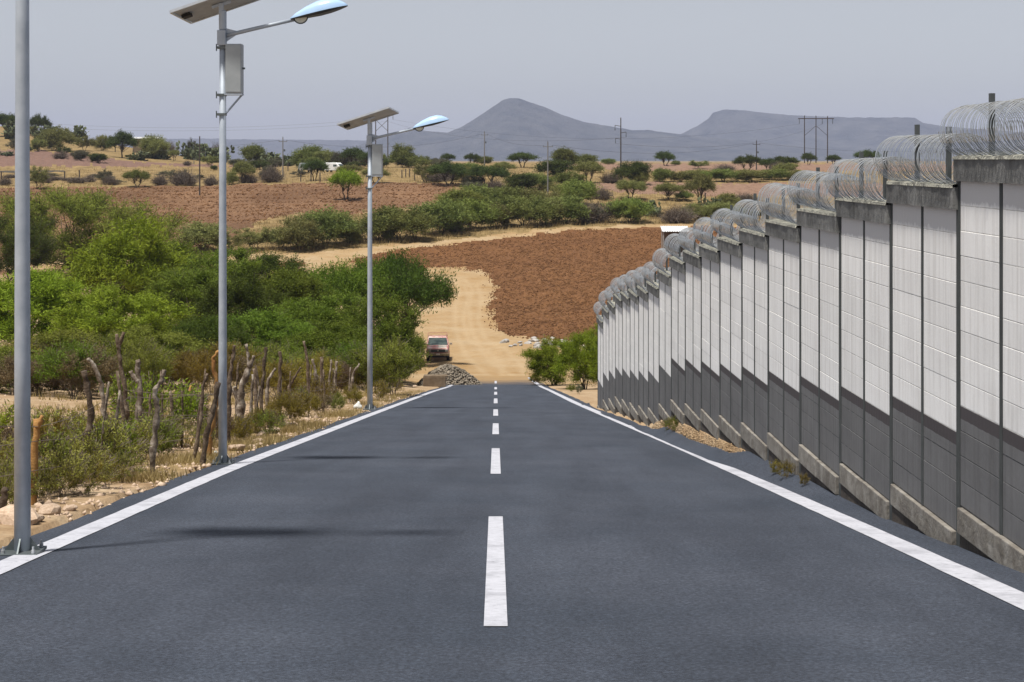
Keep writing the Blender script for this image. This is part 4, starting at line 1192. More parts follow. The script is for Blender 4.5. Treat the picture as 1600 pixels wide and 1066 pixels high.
for i in range(NB):
    tn, tf = WT0 + (i - 3) * WDT, WT0 + (i - 2) * WDT
    p0 = wp(tn); L = (wp(tf) - p0).length
    ztop = EYE - WTOP[i]
    zc = ztop - .20                               # underside of the coping
    zw = ztop - 2.0                               # foot of the white paint
    zp = ztop - 2.8                               # top of the plinth
    gn = min(float(ground_z(wall_x(tn) - .05, tn * F)), float(ground_z(wall_x(tf) - .05, tf * F)))
    # columns: one at the far end of the bay, a slimmer one in the middle
    m = MB(); wbox(m, p0, L - .05, L + .05, -.15, .006, min(gn, zp) - .4, zc - .002); m.build('column', M['wall_post'], wall_root)
    m = MB(); wbox(m, p0, L / 2 - .035, L / 2 + .035, -.14, .004, zp + .001, zc - .002); m.build('slim_column', M['wall_post'], wall_root)
    # mortar bed behind the courses
    m = MB(); wbox(m, p0, .05, L / 2 - .035, -.13, -.0017, zw, zc); wbox(m, p0, L / 2 + .035, L - .05, -.13, -.0017, zw, zc)
    m.build('mortar', M['mortar'], wall_root)
    m = MB(); wbox(m, p0, .05, L / 2 - .035, -.13, -.0017, zp, zw - .002); wbox(m, p0, L / 2 + .035, L - .05, -.13, -.0017, zp, zw - .002)
    m.build('mortar', M['mortar_dark'], wall_root)
    for a, b in ((.052, L / 2 - .037), (L / 2 + .037, L - .052)):
        for c in range(13):
            z1 = zc - c * CO
            z0 = z1 - CO + .007
            mt = 'block_top' if c == 0 else 'block_white' if c < 9 else ('block_band' if c == 9 else 'block_grey')
            out = rw.uniform(-.0012, .0012)
            if i < 12:
                block_part(mt, p0, a, b, z0, z1, out); n_block += 1
            else:
                wbox(far_white if c < 9 else far_grey, p0, a, b, -.12, out, z0, z1)
    # coping in two or three cast pieces with a ragged mortar cap
    cuts = [0.0, L * rw.uniform(.35, .7), L]
    for a, b in zip(cuts[:-1], cuts[1:]):
        m = MB(); wbox(m, p0, a + .003, b - .003, -.24, .046 + rw.uniform(-.003, .003), zc, ztop - .02)
        m.build('coping', M['coping'], wall_root)
    m = MB()
    nseg = 22
    vs = []; fs = []
    for k in range(nseg + 1):
        l = L * k / nseg
        z = ztop - .022 + .012 + rw.uniform(0, .018)
        for o_, zz in ((.052 + rw.uniform(-.004, .014), ztop - .026), (.046 + rw.uniform(-.004, .008), z), (-.1, z + .012), (-.25, ztop - .026)):
            p = p0 + WN * o_ + WDIR * l
            vs.append((p.x - wall_root_inv.x, p.y - wall_root_inv.y, zz - wall_root_inv.z))
    for k in range(nseg):
        for q in range(3):
            a = k * 4 + q; fs.append((a, a + 4, a + 5, a + 1))
    m.add(vs, fs); m.build('mortar_cap', M['mortar_top'], wall_root)
    # plinth beam and foundation
    cuts = [.0, L / 2, L - .0]
    for q, (a, b) in enumerate(zip(cuts[:-1], cuts[1:])):
        m = MB(); wbox(m, p0, a + .004 + (.075 if q == 0 else 0), b - .004 - (.075 if q == 1 else 0), -.15, .035 + rw.uniform(-.006, .006), zp - .21 + rw.uniform(-.01, .01), zp - rw.uniform(.0, .012))
        m.build('plinth', M['plinth'], wall_root, bevel=.008)
    m = MB(); wbox(m, p0, .08, L - .08, -.15, .012, min(gn - .3, zp - .5), zp - .19); m.build('foundation', M['foundation'], wall_root)
    COILS.append((p0, L, ztop))
for m, nm, mt in ((far_white, 'white_courses', 'block_white'), (far_grey, 'grey_courses', 'block_grey')):
    tag(m.build(nm, M[mt], wall_root), kind='stuff')

# ------------------------------------------------------------------ razor wire on the wall
rz_root = empty('razor_wire', wall_root.location)
tag(rz_root, 'coils of bright razor wire on short steel posts along the top of the wall', 'razor wire')
def coil_mesh(seed, L, R, loops):
    rng = random.Random(seed); m = MB()
    seg = 26; pts = []
    N = loops * seg
    vs = []; fs = []
    jit = [rng.uniform(-1, 1) for _ in range(loops + 2)]
    jr = [rng.uniform(-1, 1) for _ in range(loops + 2)]
    for k in range(N + 1):
        u = k / N; a = 2 * math.pi * k / seg
        q = k / seg; i = int(q); fq = q - i
        j = jit[i] * (1 - fq) + jit[i + 1] * fq; r = R * (1 + .025 * (jr[i] * (1 - fq) + jr[i + 1] * fq))
        y = L * u + j * .013 + .03 * math.sin(a + .6)
        cx, cz = math.cos(a), math.sin(a)
        ctr = Vector((r * cx, y, R + r * cz))
        rad = Vector((cx, 0, cz)); ax = Vector((0, 1, 0))
        w = .0055 + (.011 if k % 4 == 0 else 0)                  # barbs: the tape widens to points
        tk = .003
        for o_ in (ax * w + rad * 0, rad * tk, -ax * w, -rad * tk):
            vs.append(ctr + o_)
    for k in range(N):
        for q in range(4):
            a = k * 4 + q; b = k * 4 + (q + 1) % 4
            fs.append((a, b, b + 4, a + 4))
    m.add(vs, fs)
    return m.mesh('coil', M['razor'])
coil_protos = [coil_mesh(40 + k, 2.20, .215, 44) for k in range(4)]
for i, (p0, L, ztop) in enumerate(COILS):
    o = obj('coil', coil_protos[i % 4], rz_root)
    tilt = Matrix.Rotation(rw.uniform(-.012, .02), 4, 'X')
    c = p0 + WN * (-.08)
    o.matrix_local = Matrix.Translation(Vector((c.x, c.y, ztop - .01 + rw.uniform(.0, .012))) - wall_root_inv) @ WR.to_4x4() @ tilt @ Matrix.Diagonal((1, L * 1.05 / 2.20, rw.uniform(.95, 1.04), 1))
    for l in (.28, .74):
        m = MB(); wbox(m, p0, L * l - .026, L * l + .026, -.11, -.075, ztop - .1, ztop + .49 + rw.uniform(-.02, .03))
        m.build('support_post', M['steel_post'], rz_root)

# ------------------------------------------------------------------ solar street lamps
def make_lamp(label, X, t, scale):
    Y = t * F
    e = empty('solar_street_lamp', (X, Y, float(EYE - depth_below(800 + X / t, t)) + .004))
    tag(e, label, 'street lamp', 'solar street lamps along the left road edge')
    bp = MB().box((0, 0, .012), (.30, .30, .024)).build('base_plate', M['galv_dark'], e, bevel=.004)
    for sx, sy in ((1, 0), (-1, 0), (0, 1), (0, -1)):
        m = MB()
        tng = Vector((sx, sy, 0)); nrm = Vector((-sy, sx, 0)) * .006
        a, b, c = tng * .05 + Vector((0, 0, .024)), tng * .14 + Vector((0, 0, .024)), tng * .05 + Vector((0, 0, .14))
        m.add([a + nrm, b + nrm, c + nrm, a - nrm, b - nrm, c - nrm], [(0, 1, 2), (5, 4, 3), (0, 3, 4, 1), (1, 4, 5, 2), (2, 5, 3, 0)])
        m.build('gusset', M['galv_dark'], bp)
    for sx in (1, -1):
        for sy in (1, -1):
            MB().lathe([(.016, .024), (.016, .05), (.009, .051), (.009, .075)], 6, (sx * .115, sy * .115, 0)).build('bolt', M['alu'], bp)
    MB().lathe([(.063, .02), (.060, 1.5), (.052, 4.0), (.046, 6.3)], 20).build('pole', M['galv'], e, smooth=True)
    MB().lathe([(.05, 6.24), (.056, 6.25), (.056, 6.50), (.04, 6.52)], 16).build('sleeve', M['galv'], e, smooth=False)
    # solar panel: long side rises to the right, face turned up and away
    c = Vector((-.04, .02, 6.60))
    a = Vector((1.18, -.26, .37)); b = Vector((.18, .62, -.10))
    n = a.cross(b).normalized(); 
    if n.z < 0: n = -n
    def slab(o0, th, ka, kb):
        A, Bv = a * ka / 2, b * kb / 2
        lo = [c + n * o0 + s1 * A + s2 * Bv for s1, s2 in ((-1, -1), (1, -1), (1, 1), (-1, 1))]
        return lo + [p + n * th for p in lo]
    sp = MB().hexa(slab(.012, .016, .97, .95)).build('solar_panel', M['white_back'], e)
    MB().hexa(slab(.0285, .004, .968, .948)).build('solar_cells', M['cells'], sp)
    m = MB()
    for k in (-1, 1):
        for vec, oth in ((a, b), (b, a)):
            mid = c + oth * .5 * k
            p = [mid - vec * .5, mid + vec * .5]
            side = oth.normalized() * .012
            lo = [p[0] - side, p[1] - side, p[1] + side, p[0] + side]
            m.hexa([q + n * (-.004) for q in lo] + [q + n * .036 for q in lo])
    m.build('frame', M['alu'], sp)
    jb = c - a * .40 - b * .1 - n * .02
    MB().box(jb, (.13, .10, .045), Matrix((a.normalized(), b.normalized(), n)).transposed()).build('junction_box', M['black'], sp)
    MB().box((-.02, .0, 6.54), (.055, .10, .16)).box((-.02, .0, 6.60), (.28, .05, .04), Matrix.Rotation(-.30, 3, 'Y')).build('bracket', M['galv'], e)
    # lamp arm
    m = MB().tube([(.03, 0, 6.15), (.5, 0, 6.262), (1.04, 0, 6.385)], [.030, .028, .026], 12)
    arm = m.build('arm', M['galv'], e, smooth=True)
    m = MB()
    for zz in (1, -1):
        m.add([(.045, .008, 6.16), (.045, .008, 6.16 + .10 * zz), (.26, .008, 6.205), (.045, -.008, 6.16), (.045, -.008, 6.16 + .10 * zz), (.26, -.008, 6.205)],
              [(0, 1, 2), (5, 4, 3), (0, 3, 4, 1), (1, 4, 5, 2)])
    m.build('gusset', M['galv'], arm)
    MB().box((-.01, 0, 6.12), (.125, .13, .22)).build('arm_clamp', M['galv'], e, bevel=.01)
    # lamp head: cobra shell, tilted up
    R = Matrix.Rotation(-.23, 3, 'Y'); o0 = Vector((.985, 0, 6.365))
    prof = [(0, .055, .02, .0), (.10, .10, .07, .0), (.25, .14, .125, .0), (.42, .165, .165, .0), (.58, .165, .17, .0), (.70, .14, .13, .0), (.79, .09, .07, .0), (.84, .04, .02, .0)]
    shell = MB(); ns = 9; vs = []; fs = []
    for x, hw, ht, zz in prof:
        for k in range(ns):
            q = math.pi * k / (ns - 1)
            vs.append(o0 + R @ Vector((x, hw * math.cos(q), .028 + ht * math.sin(q) ** .8)))
    for i in range(len(prof) - 1):
        for k in range(ns - 1):
            p = i * ns + k; fs.append((p, p + ns, p + ns + 1, p + 1))
    fs.append(tuple(range(ns))); fs.append(tuple((len(prof) - 1) * ns + k for k in reversed(range(ns))))
    shell.add(vs, fs)
    head = shell.build('lamp_head', M['lamp_blue'], e, smooth=True)
    und = MB(); vs = []; fs = []
    for x, hw, ht, zz in prof:
        dp = .035 * math.sin(math.pi * x / .84) + .004
        for yy, z in ((hw + .004, .028), (hw * .95, .028 - dp), (-hw * .95, .028 - dp), (-hw - .004, .028)):
            vs.append(o0 + R @ Vector((x, yy, z)))
    for i in range(len(prof) - 1):
        for k in range(4):
            p = i * 4 + k; fs.append((p, i * 4 + (k + 1) % 4, (i + 1) * 4 + (k + 1) % 4, p + 4))
    und.add(vs, fs); und.build('underside', M['lamp_dark'], head)
    ln = MB(); vs = []; fs = []
    for k in range(9):
        q = math.pi * k / 8
        x, z = .15 - .095 * math.cos(q), .016 - .085 * math.sin(q) 
        for yy in (-.045, .045): vs.append(o0 + R @ Vector((x, yy, z)))
    for k in range(8): fs.append((2 * k, 2 * k + 1, 2 * k + 3, 2 * k + 2))
    fs.append(tuple(2 * k for k in range(9))); fs.append(tuple(2 * k + 1 for k in reversed(range(9))))
    ln.add(vs, fs); ln.build('mounting_cap', M['lamp_lens'], head)
    rim = MB().tube([o0 + R @ Vector((.15 - .10 * math.cos(math.pi * k / 8), -.048, .016 - .092 * math.sin(math.pi * k / 8))) for k in range(9)], .009, 5)
    rim.build('rim', M['lamp_dark'], head)
    # battery box on its bracket
    bx = MB().box((.17, 0, 5.675), (.235, .20, .71)).build('battery_box', M['box_grey'], e, bevel=.012)
    MB().box((.17, -.1035, 5.675), (.205, .005, .665)).build('box_door', M['box_grey'], bx)
    MB().tube([(.288, -.03, 5.68), (.325, -.03, 5.68)], .014, 8).build('latch', M['galv_dark'], bx)
    MB().box((.165, 0, 5.306), (.25, .20, .022)).tube([(.285, 0, 5.31), (.05, 0, 5.04)], .016, 6).build('box_bracket', M['galv'], e)
    for z in (5.30, 5.02, 5.98):
        MB().box((-.012, 0, z), (.125, .12, .035)).tube([(-.085, -.03, z + .05), (-.085, -.03, z - .05)], .009, 6).build('clamp', M['galv_dark'], e)
    e.scale = (scale, scale, scale)
    return e
make_lamp('solar lamp nearest the camera, only its grey pole and base plate in the picture', -765 * .00495, .00495, 1.0)
make_lamp('middle solar street lamp with battery box, its panel cut by the top of the picture', (348 - 800) * .0092, .0092, 1.0)
make_lamp('farthest solar street lamp, panel and blue lamp head wholly visible against the mountains', (578 - 800) * .0192, .0192, 1.32)

# ------------------------------------------------------------------ crooked fence posts and barbed wire
def jag(pts, rad, seed, n=8):
    """knobbly branch: resample the polyline and disturb it"""
    rng = random.Random(seed)
    out = []; rr = []
    m = len(pts)
    for i in range(m - 1):
        for k in range(5):
            u = k / 5
            out.append(Vector(pts[i]).lerp(Vector(pts[i + 1]), u)); rr.append(rad[i] * (1 - u) + rad[i + 1] * u)
    out.append(Vector(pts[-1])); rr.append(rad[-1])
    for k in range(1, len(out)):
        out[k] = out[k] + Vector((rng.uniform(-1, 1), rng.uniform(-1, 1), 0)) * rr[k] * .36
        rr[k] *= rng.uniform(.68, 1.2)
    return out, rr
FP = [
 # polyline of (px, y) base first, base width px, top width px, distance t, material, label, forks
 ([(0, 830), (4, 790), (8, 764)], 18, 10, .00605, 'post_wood', 'broken thick post stub at the left picture edge behind the first lamp', []),
 ([(52, 800), (53, 720), (58, 655)], 13, 9, .0066, 'post_orange', 'orange-brown post partly hidden by the nearest lamp pole', [[(58, 668), (66, 650)]]),
 ([(82, 760), (88, 722), (97, 695)], 6, 3, .0078, 'post_wood', 'short thin dark post stub right of the nearest lamp pole', []),
 ([(122, 758), (130, 700), (139, 670), (141, 630), (130, 580)], 13, 9, .0079, 'post_wood', 'leaning dark post, left one of the crossing pair right of the first lamp', []),
 ([(164, 722), (163, 650), (158, 600), (146, 570), (138, 560)], 11, 6, .0094, 'post_pale', 'leaning post with white weathered top crossing behind its darker neighbour', []),
 ([(188, 708), (196, 645), (194, 600), (187, 560), (181, 522)], 10, 6, .0102, 'post_wood', 'tallest slim post with a small fork at its top', [[(185, 545), (193, 519)]]),
 ([(210, 708), (215, 660), (220, 615), (216, 585), (216, 562)], 12, 8, .0102, 'post_pale', 'stout post forking into two stubs beside the tallest post', [[(216, 598), (203, 580)]]),
 ([(237, 745), (240, 690), (247, 645), (241, 612), (252, 595), (257, 578)], 12, 6, .0082, 'post_pale', 'pale zigzag post right of the forked one', []),
 ([(298, 722), (312, 670), (316, 630), (317, 605), (324, 584)], 7, 4, .0093, 'post_wood', 'thin curved post left of the second lamp foot', []),
 ([(312, 730), (322, 680), (334, 640), (341, 598)], 10, 8, .0091, 'post_wood', 'leaning brown post touching the left side of the second lamp pole', []),
 ([(326, 716), (328, 680), (336, 640), (342, 610), (334, 580), (333, 560), (341, 549)], 10, 5, .0097, 'post_orange', 'orange barkless post with curled top beside the second lamp pole', []),
 ([(356, 695), (357, 640), (358, 590), (364, 560), (366, 540)], 10, 5, .0113, 'post_wood', 'tall straight brown post just right of the second lamp pole', []),
 ([(371, 684), (376, 640), (379, 600), (390, 574), (396, 556)], 16, 6, .0126, 'post_pale', 'big grey forked post right of the second lamp pole', [[(390, 574), (387, 552), (385, 538)], [(377, 640), (364, 610), (368, 604)]]),
 ([(392, 680), (393, 630), (395, 585)], 6, 4, .0131, 'post_pale', 'thin pale post right of the big grey forked post', []),
 ([(403, 672), (401, 620), (397, 576)], 9, 5, .0139, 'post_wood', 'weathered grey post, second to the right of the big forked one', []),
 ([(409, 668), (409, 610), (413, 575), (415, 543)], 8, 5, .0143, 'post_wood', 'dark upright post with thicker waist left of the pale hooked one', []),
 ([(418, 660), (417, 615), (420, 592), (430, 576)], 6, 4, .0147, 'post_pale', 'pale hooked post bending right at its top', []),
 ([(437, 655), (437, 590), (438, 550)], 7, 6, .0155, 'post_wood', 'dark flat-topped post standing among the mustard brush', []),
 ([(454, 650), (452, 605), (460, 590), (470, 574)], 6, 3, .0163, 'post_wood', 'leaning split post among the mustard brush', []),
 ([(474, 645), (467, 630), (466, 618)], 8, 5, .0176, 'post_orange', 'curved low stump at the fence foot in the brush', []),
 ([(480, 642), (482, 590), (480, 560), (475, 533)], 6, 4, .0181, 'post_wood', 'tall thin dark post bending left over the brush', []),
 ([(491, 642), (495, 605), (493, 585), (488, 561)], 7, 4, .0188, 'post_pale', 'pale barkless post at the middle of the brush', []),
 ([(503, 636), (502, 600), (502, 558)], 6, 5, .0194, 'post_wood', 'dark straight post right of the pale barkless one', []),
 ([(514, 632), (515, 595), (518, 562)], 5, 3, .0200, 'post_pale', 'slim pale post with pointed top left of the third lamp', []),
 ([(524, 630), (524, 590), (526, 565)], 6, 4, .0206, 'post_pale', 'rough pale post next to the slim pointed one', []),
 ([(546, 622), (551, 585), (562, 568)], 6, 3, .0226, 'post_pale', 'pale post leaning right beside the third lamp pole', []),
 ([(610, 606), (608, 588), (606, 572)], 5, 4, .0295, 'post_wood', 'dark post right of the third lamp pole', []),
 ([(623, 604), (623, 582), (624, 561)], 8, 8, .0316, 'post_wood', 'thick dark stump post beneath the overhanging tree', []),
 ([(247, 690), (250, 620), (252, 580)], 5, 4, .0175, 'post_wood', 'thin far post on the bare soil behind the zigzag one', []),
 ([(296, 640), (298, 602)], 4, 4, .0200, 'post_orange', 'short reddish post far back on the bare soil', []),
]
r6 = random.Random(17)
thin = []
for k in range(18):
    px = (150 + k * 20) if k < 9 else (372 + (k - 9) * 21)
    px += r6.uniform(-7, 7)
    if abs(px - 348) < 10: px += 16
    thin.append(px)
for i, px in enumerate(sorted(thin)):
    X = -5.35 - r6.uniform(-.15, .5); t = X / (px - 800)
    yb = HZ + (EYE - float(ground_z(X, t * F))) / t
    hp = r6.uniform(.8, 1.35) / t; ln = r6.uniform(-.16, .16) * hp; w_ = r6.uniform(.045, .08) / t
    FP.append(([(px, yb), (px + ln * .4 + r6.uniform(-.04, .04) * hp, yb - hp * .45), (px + ln + r6.uniform(-.03, .03) * hp, yb - hp)], w_, w_ * .6, t, 'post_wood' if r6.random() < .7 else 'post_pale',
               'thin crooked stake filling the roadside fence row, %s from the left' % ORD[i], []))
tops = []
for k, (pl, w0, w1, t, mt, lab, forks) in enumerate(FP):
    Y = t * F
    def W3(p, dy=0.0): return Vector(((p[0] - 800) * t, Y + dy, EYE - (p[1] - HZ) * t))
    pts = [W3(p) for p in pl]
    g = float(ground_z(pts[0].x, Y))
    org = Vector((pts[0].x, Y, g))
    e = empty('fence_post', org)
    tag(e, lab, 'fence post', 'crooked branch posts of the roadside fence')
    rl = [(w0 + (w1 - w0) * i / (len(pl) - 1)) * t * .5 for i in range(len(pl))]
    loc = [p - org for p in pts]
    loc[0].z = min(loc[0].z, 0) - .15
    q, r = jag(loc, rl, 300 + k)
    MB().tube(q, r, 8).build('stem', M[mt], e, smooth=True)
    for fk in forks:
        fl = [W3(p) - org for p in fk]
        q, r = jag(fl, [rl[-1] * 1.2] + [rl[-1] * .8] * (len(fl) - 1), 500 + k)
        MB().tube(q, r, 7).build('fork', M[mt], e, smooth=True)
    if t < .024 and k not in (0, 2, 19, 28, 29):
        tops.append((t, pts[0].x, g, pts[-1].z - g))
tops.sort()
for hgt, word in ((.36, 'lowest'), (.66, 'middle'), (.98, 'top')):
    pts = []
    pts.append((tops[0][1] - .3, tops[0][0] * F - 4, tops[0][2] + .47 + hgt))
    sel = tops[::2]
    for i, (t, X, g, h) in enumerate(sel):
        z = g + min(hgt, h - .08)
        if i:
            pts.append(((pts[-1][0] + X + .05) / 2, (pts[-1][1] + t * F) / 2, (pts[-1][2] + z) / 2 - .05))
        pts.append((X + .055, t * F, z))
    tag(MB().tube(pts, .004, 4).build('barbed_wire', M['twig']), '%s sagging strand of fence wire strung along the crooked posts' % word, 'wire', 'strands of the roadside fence')

# ------------------------------------------------------------------ stones, rubbish, rubble
def stone_mesh(seed, mat, flat=.7):
    rng = np.random.default_rng(seed)
    import bmesh
    bm = bmesh.new(); bmesh.ops.create_icosphere(bm, subdivisions=2, radius=1.0)
    for v in bm.verts:
        c = np.array(v.co)
        for k in range(5):
            pass
        v.co = Vector(c)
    planes = [(unit(rng.standard_normal(3)), rng.uniform(.55, .85)) for _ in range(9)]
    for v in bm.verts:
        p = np.array(v.co)
        for nrm, dd in planes:
            s = float(np.dot(p, nrm)) - dd
            if s > 0: p = p - nrm * s * .92
        v.co = Vector((p[0], p[1], p[2] * flat))
    me = bpy.data.meshes.new('stone'); bm.to_mesh(me); bm.free(); me.materials.append(M[mat]); return me
PALE = [stone_mesh(600 + k, 'stone_pale') for k in range(4)]
TAN = [stone_mesh(620 + k, 'stone_tan', .6) for k in range(4)]
rs = random.Random(21)
wr = []
for k in range(30):
    px = rs.choice([rs.uniform(812, 884), rs.uniform(812, 884), rs.uniform(884, 926)]); y = rs.uniform(531, 548) - (px - 812) * .03
    if px < 830 and y < 538: y = rs.uniform(538, 546)
    wr.append((px, y))
wr += [(798, 546), (788, 539), (805, 545)]
for i, (px, y) in enumerate(sorted(wr)):
    t = t_of(px, y); b = at(px, t)
    o = obj('white_rock', PALE[i % 4], None, b + Vector((0, 0, .08)))
    s = rs.uniform(.18, .40)
    o.scale = (s * 1.25, s, s * rs.uniform(.7, 1)); o.rotation_euler = (rs.uniform(-.3, .3), rs.uniform(-.3, .3), rs.uniform(0, 6))
    tag(o, 'pale boulder between sandy road and ploughed field corner, %s from the left' % ORD[i], 'rock', 'pale boulders at the field corner')
tanr = [(76, 806, .13), (52, 818, .10), (20, 822, .2), (110, 800, .08), (368, 704, .16), (350, 716, .10), (402, 692, .14), (410, 697, .09), (412, 680, .16), (430, 676, .12), (380, 690, .12), (395, 700, .10), (292, 697, .1), (328, 715, .12),
        (455, 668, .12), (478, 660, .1), (424, 664, .14), (520, 645, .1), (648, 606, .16)]
for i, (px, y, s) in enumerate(sorted(tanr)):
    t = 1.5 / (y - 562); b = at(px, t)
    if b.x > float(edge_left(t)) - s * 1.25 - .03: b.x = float(edge_left(t)) - s * 1.25 - .03; b.z = float(ground_z(b.x, b.y))
    o = obj('roadside_stone', TAN[i % 4], None, b + Vector((0, 0, s * .25)))
    o.scale = (s * 1.2, s, s); o.rotation_euler = (0, 0, rs.uniform(0, 6))
    tag(o, 'tan stone on the left road verge, %s counting from the camera' % ORD[len(tanr) - 1 - [q for q, _ in enumerate(sorted(tanr, key=lambda r: r[1]))][sorted(tanr, key=lambda r: r[1]).index(sorted(tanr)[i])]], 'stone', 'tan stones on the road verge')
# crumpled bag and bottle
import bmesh
def blob(name, seed, size, loc, mat, label, cat):
    bm = bmesh.new(); bmesh.ops.create_icosphere(bm, subdivisions=3, radius=1.0)
    rng = random.Random(seed)
    for v in bm.verts:
        n = float(fbm(v.co.x * 2.3 + seed, v.co.y * 2.3 + v.co.z * 1.7, seed, 3))
        v.co *= 1 + .22 * n
        if v.co.z > .3: v.co.x *= .7; v.co.y *= .7
        v.co = Vector((v.co.x * size[0], v.co.y * size[1], max(v.co.z, -.5) * size[2]))
    me = bpy.data.meshes.new(name); bm.to_mesh(me); bm.free(); me.materials.append(mat)
    for p in me.polygons: p.use_smooth = True
    return tag(obj(name, me, None, loc), label, cat)
M['bag'] = surf('bag', [(0.3, (0.52, 0.54, 0.52)), (0.7, (0.74, 0.76, 0.75))], 9.0, 0.5, bump=.5, bscale=14)
b = at(562, .0196)
blob('plastic_bag', 4, (.13, .12, .15), b + Vector((-.05, 0, .07)), M['bag'], 'crumpled whitish plastic bag at the foot of the farthest lamp', 'bag')
b = at(337, .0099)
blob('plastic_bag', 8, (.045, .04, .06), b + Vector((0, 0, .04)), M['bag'], 'small white scrap of plastic left of the second lamp foot', 'litter')
b = at(146, .0136)
blob('plastic_bag', 9, (.06, .06, .05), b + Vector((0, 0, .04)), M['bag'], 'white scrap of plastic on bare soil between the leaning posts', 'litter')

# heap of broken stone at the end of the pavement
b = at(699, .0372); b.z -= .05
pile = empty('rubble_heap', b)
tag(pile, 'heap of grey broken stones beside the left end of the pavement', 'rubble heap')
bm = bmesh.new()
R0, Hh = 1.85, 1.2
V = []; Fc = []
nr, na = 10, 28
for i in range(nr + 1):
    for k in range(na):
        a = 2 * math.pi * k / na; r = R0 * i / nr * (1 + .12 * math.sin(3 * a + 1))
        z = Hh * max(0, 1 - (i / nr) ** 1.5) - .05
        V.append((r * math.cos(a), r * math.sin(a) * .85, z))
for i in range(nr):
    for k in range(na):
        Fc.append((i * na + k, i * na + (k + 1) % na, (i + 1) * na + (k + 1) % na, (i + 1) * na + k))
MB().add(V, Fc).build('mound', M['rubble_soil'], pile)
bm.free()
def reg_pile(n):
    a = RNG.uniform(0, 6.283, n); u = np.sqrt(RNG.random(n)); r = R0 * u * (1 + .12 * np.sin(3 * a + 1))
    z = Hh * np.maximum(0, 1 - u ** 1.5)
    return np.stack([r * np.cos(a), r * np.sin(a) * .85, z], -1)
o = clods('broken_stones', 2400, reg_pile, .04, .095, 'stone', None, None); o.parent = pile
b = at(679, .0352)
blk = empty('concrete_headwall', b)
tag(blk, 'brown concrete culvert headwall half buried in front of the stone heap', 'headwall')
MB().box((0, 0, .20), (1.25, .5, .75)).build('wall', M['concrete'], blk, bevel=.03)
MB().box((.05, .05, .595), (1.3, .55, .07)).build('cap_slab', M['concrete'], blk, bevel=.02)

# ------------------------------------------------------------------ red pickup
def paint_mat(name, base, patch, thr):
    m, t, bs = new_mat(name)
    tc = t.nodes.new('ShaderNodeTexCoord'); v = tc.outputs['Object']
    n1 = noise(t, 2.2, 6, .65, vec=v)
    r1 = ramp(t, [(thr - .06, base), (thr + .05, patch)]); t.links.new(n1.outputs['Fac'], r1.inputs[0])
    t.links.new(r1.outputs[0], bs.inputs['Base Color']); bs.inputs['Roughness'].default_value = .45
    return m
M['red'] = paint_mat('red', (.42, .16, .14), (.58, .45, .41), .52)
M['red_dark'] = paint_mat('red_dark', (.30, .11, .095), (.45, .31, .27), .54)
M['pale_paint'] = plain('pale_paint', (.52, .46, .40), .5)
m_, t_, b_ = new_mat('car_glass'); b_.inputs['Base Color'].default_value = (.03, .045, .045, 1); b_.inputs['Roughness'].default_value = .06; b_.inputs['Specular IOR Level'].default_value = .9
nn = noise(t_, 3.0, 3); rr_ = ramp(t_, [(.35, (.02, .035, .035)), (.7, (.10, .13, .12))]); t_.links.new(nn.outputs['Fac'], rr_.inputs[0]); t_.links.new(rr_.outputs[0], b_.inputs['Base Color'])
M['car_glass'] = m_
M['bumper'] = surf('bumper', [(.3, (.12, .09, .05)), (.7, (.33, .26, .15))], 6.0, .55, .3)
M['tyre'] = plain('tyre', (.018, .017, .016), .9)
M['chrome'] = plain('chrome', (.5, .5, .5), .3, .8)
M['head_glass'] = plain('head_glass', (.20, .21, .20), .15)

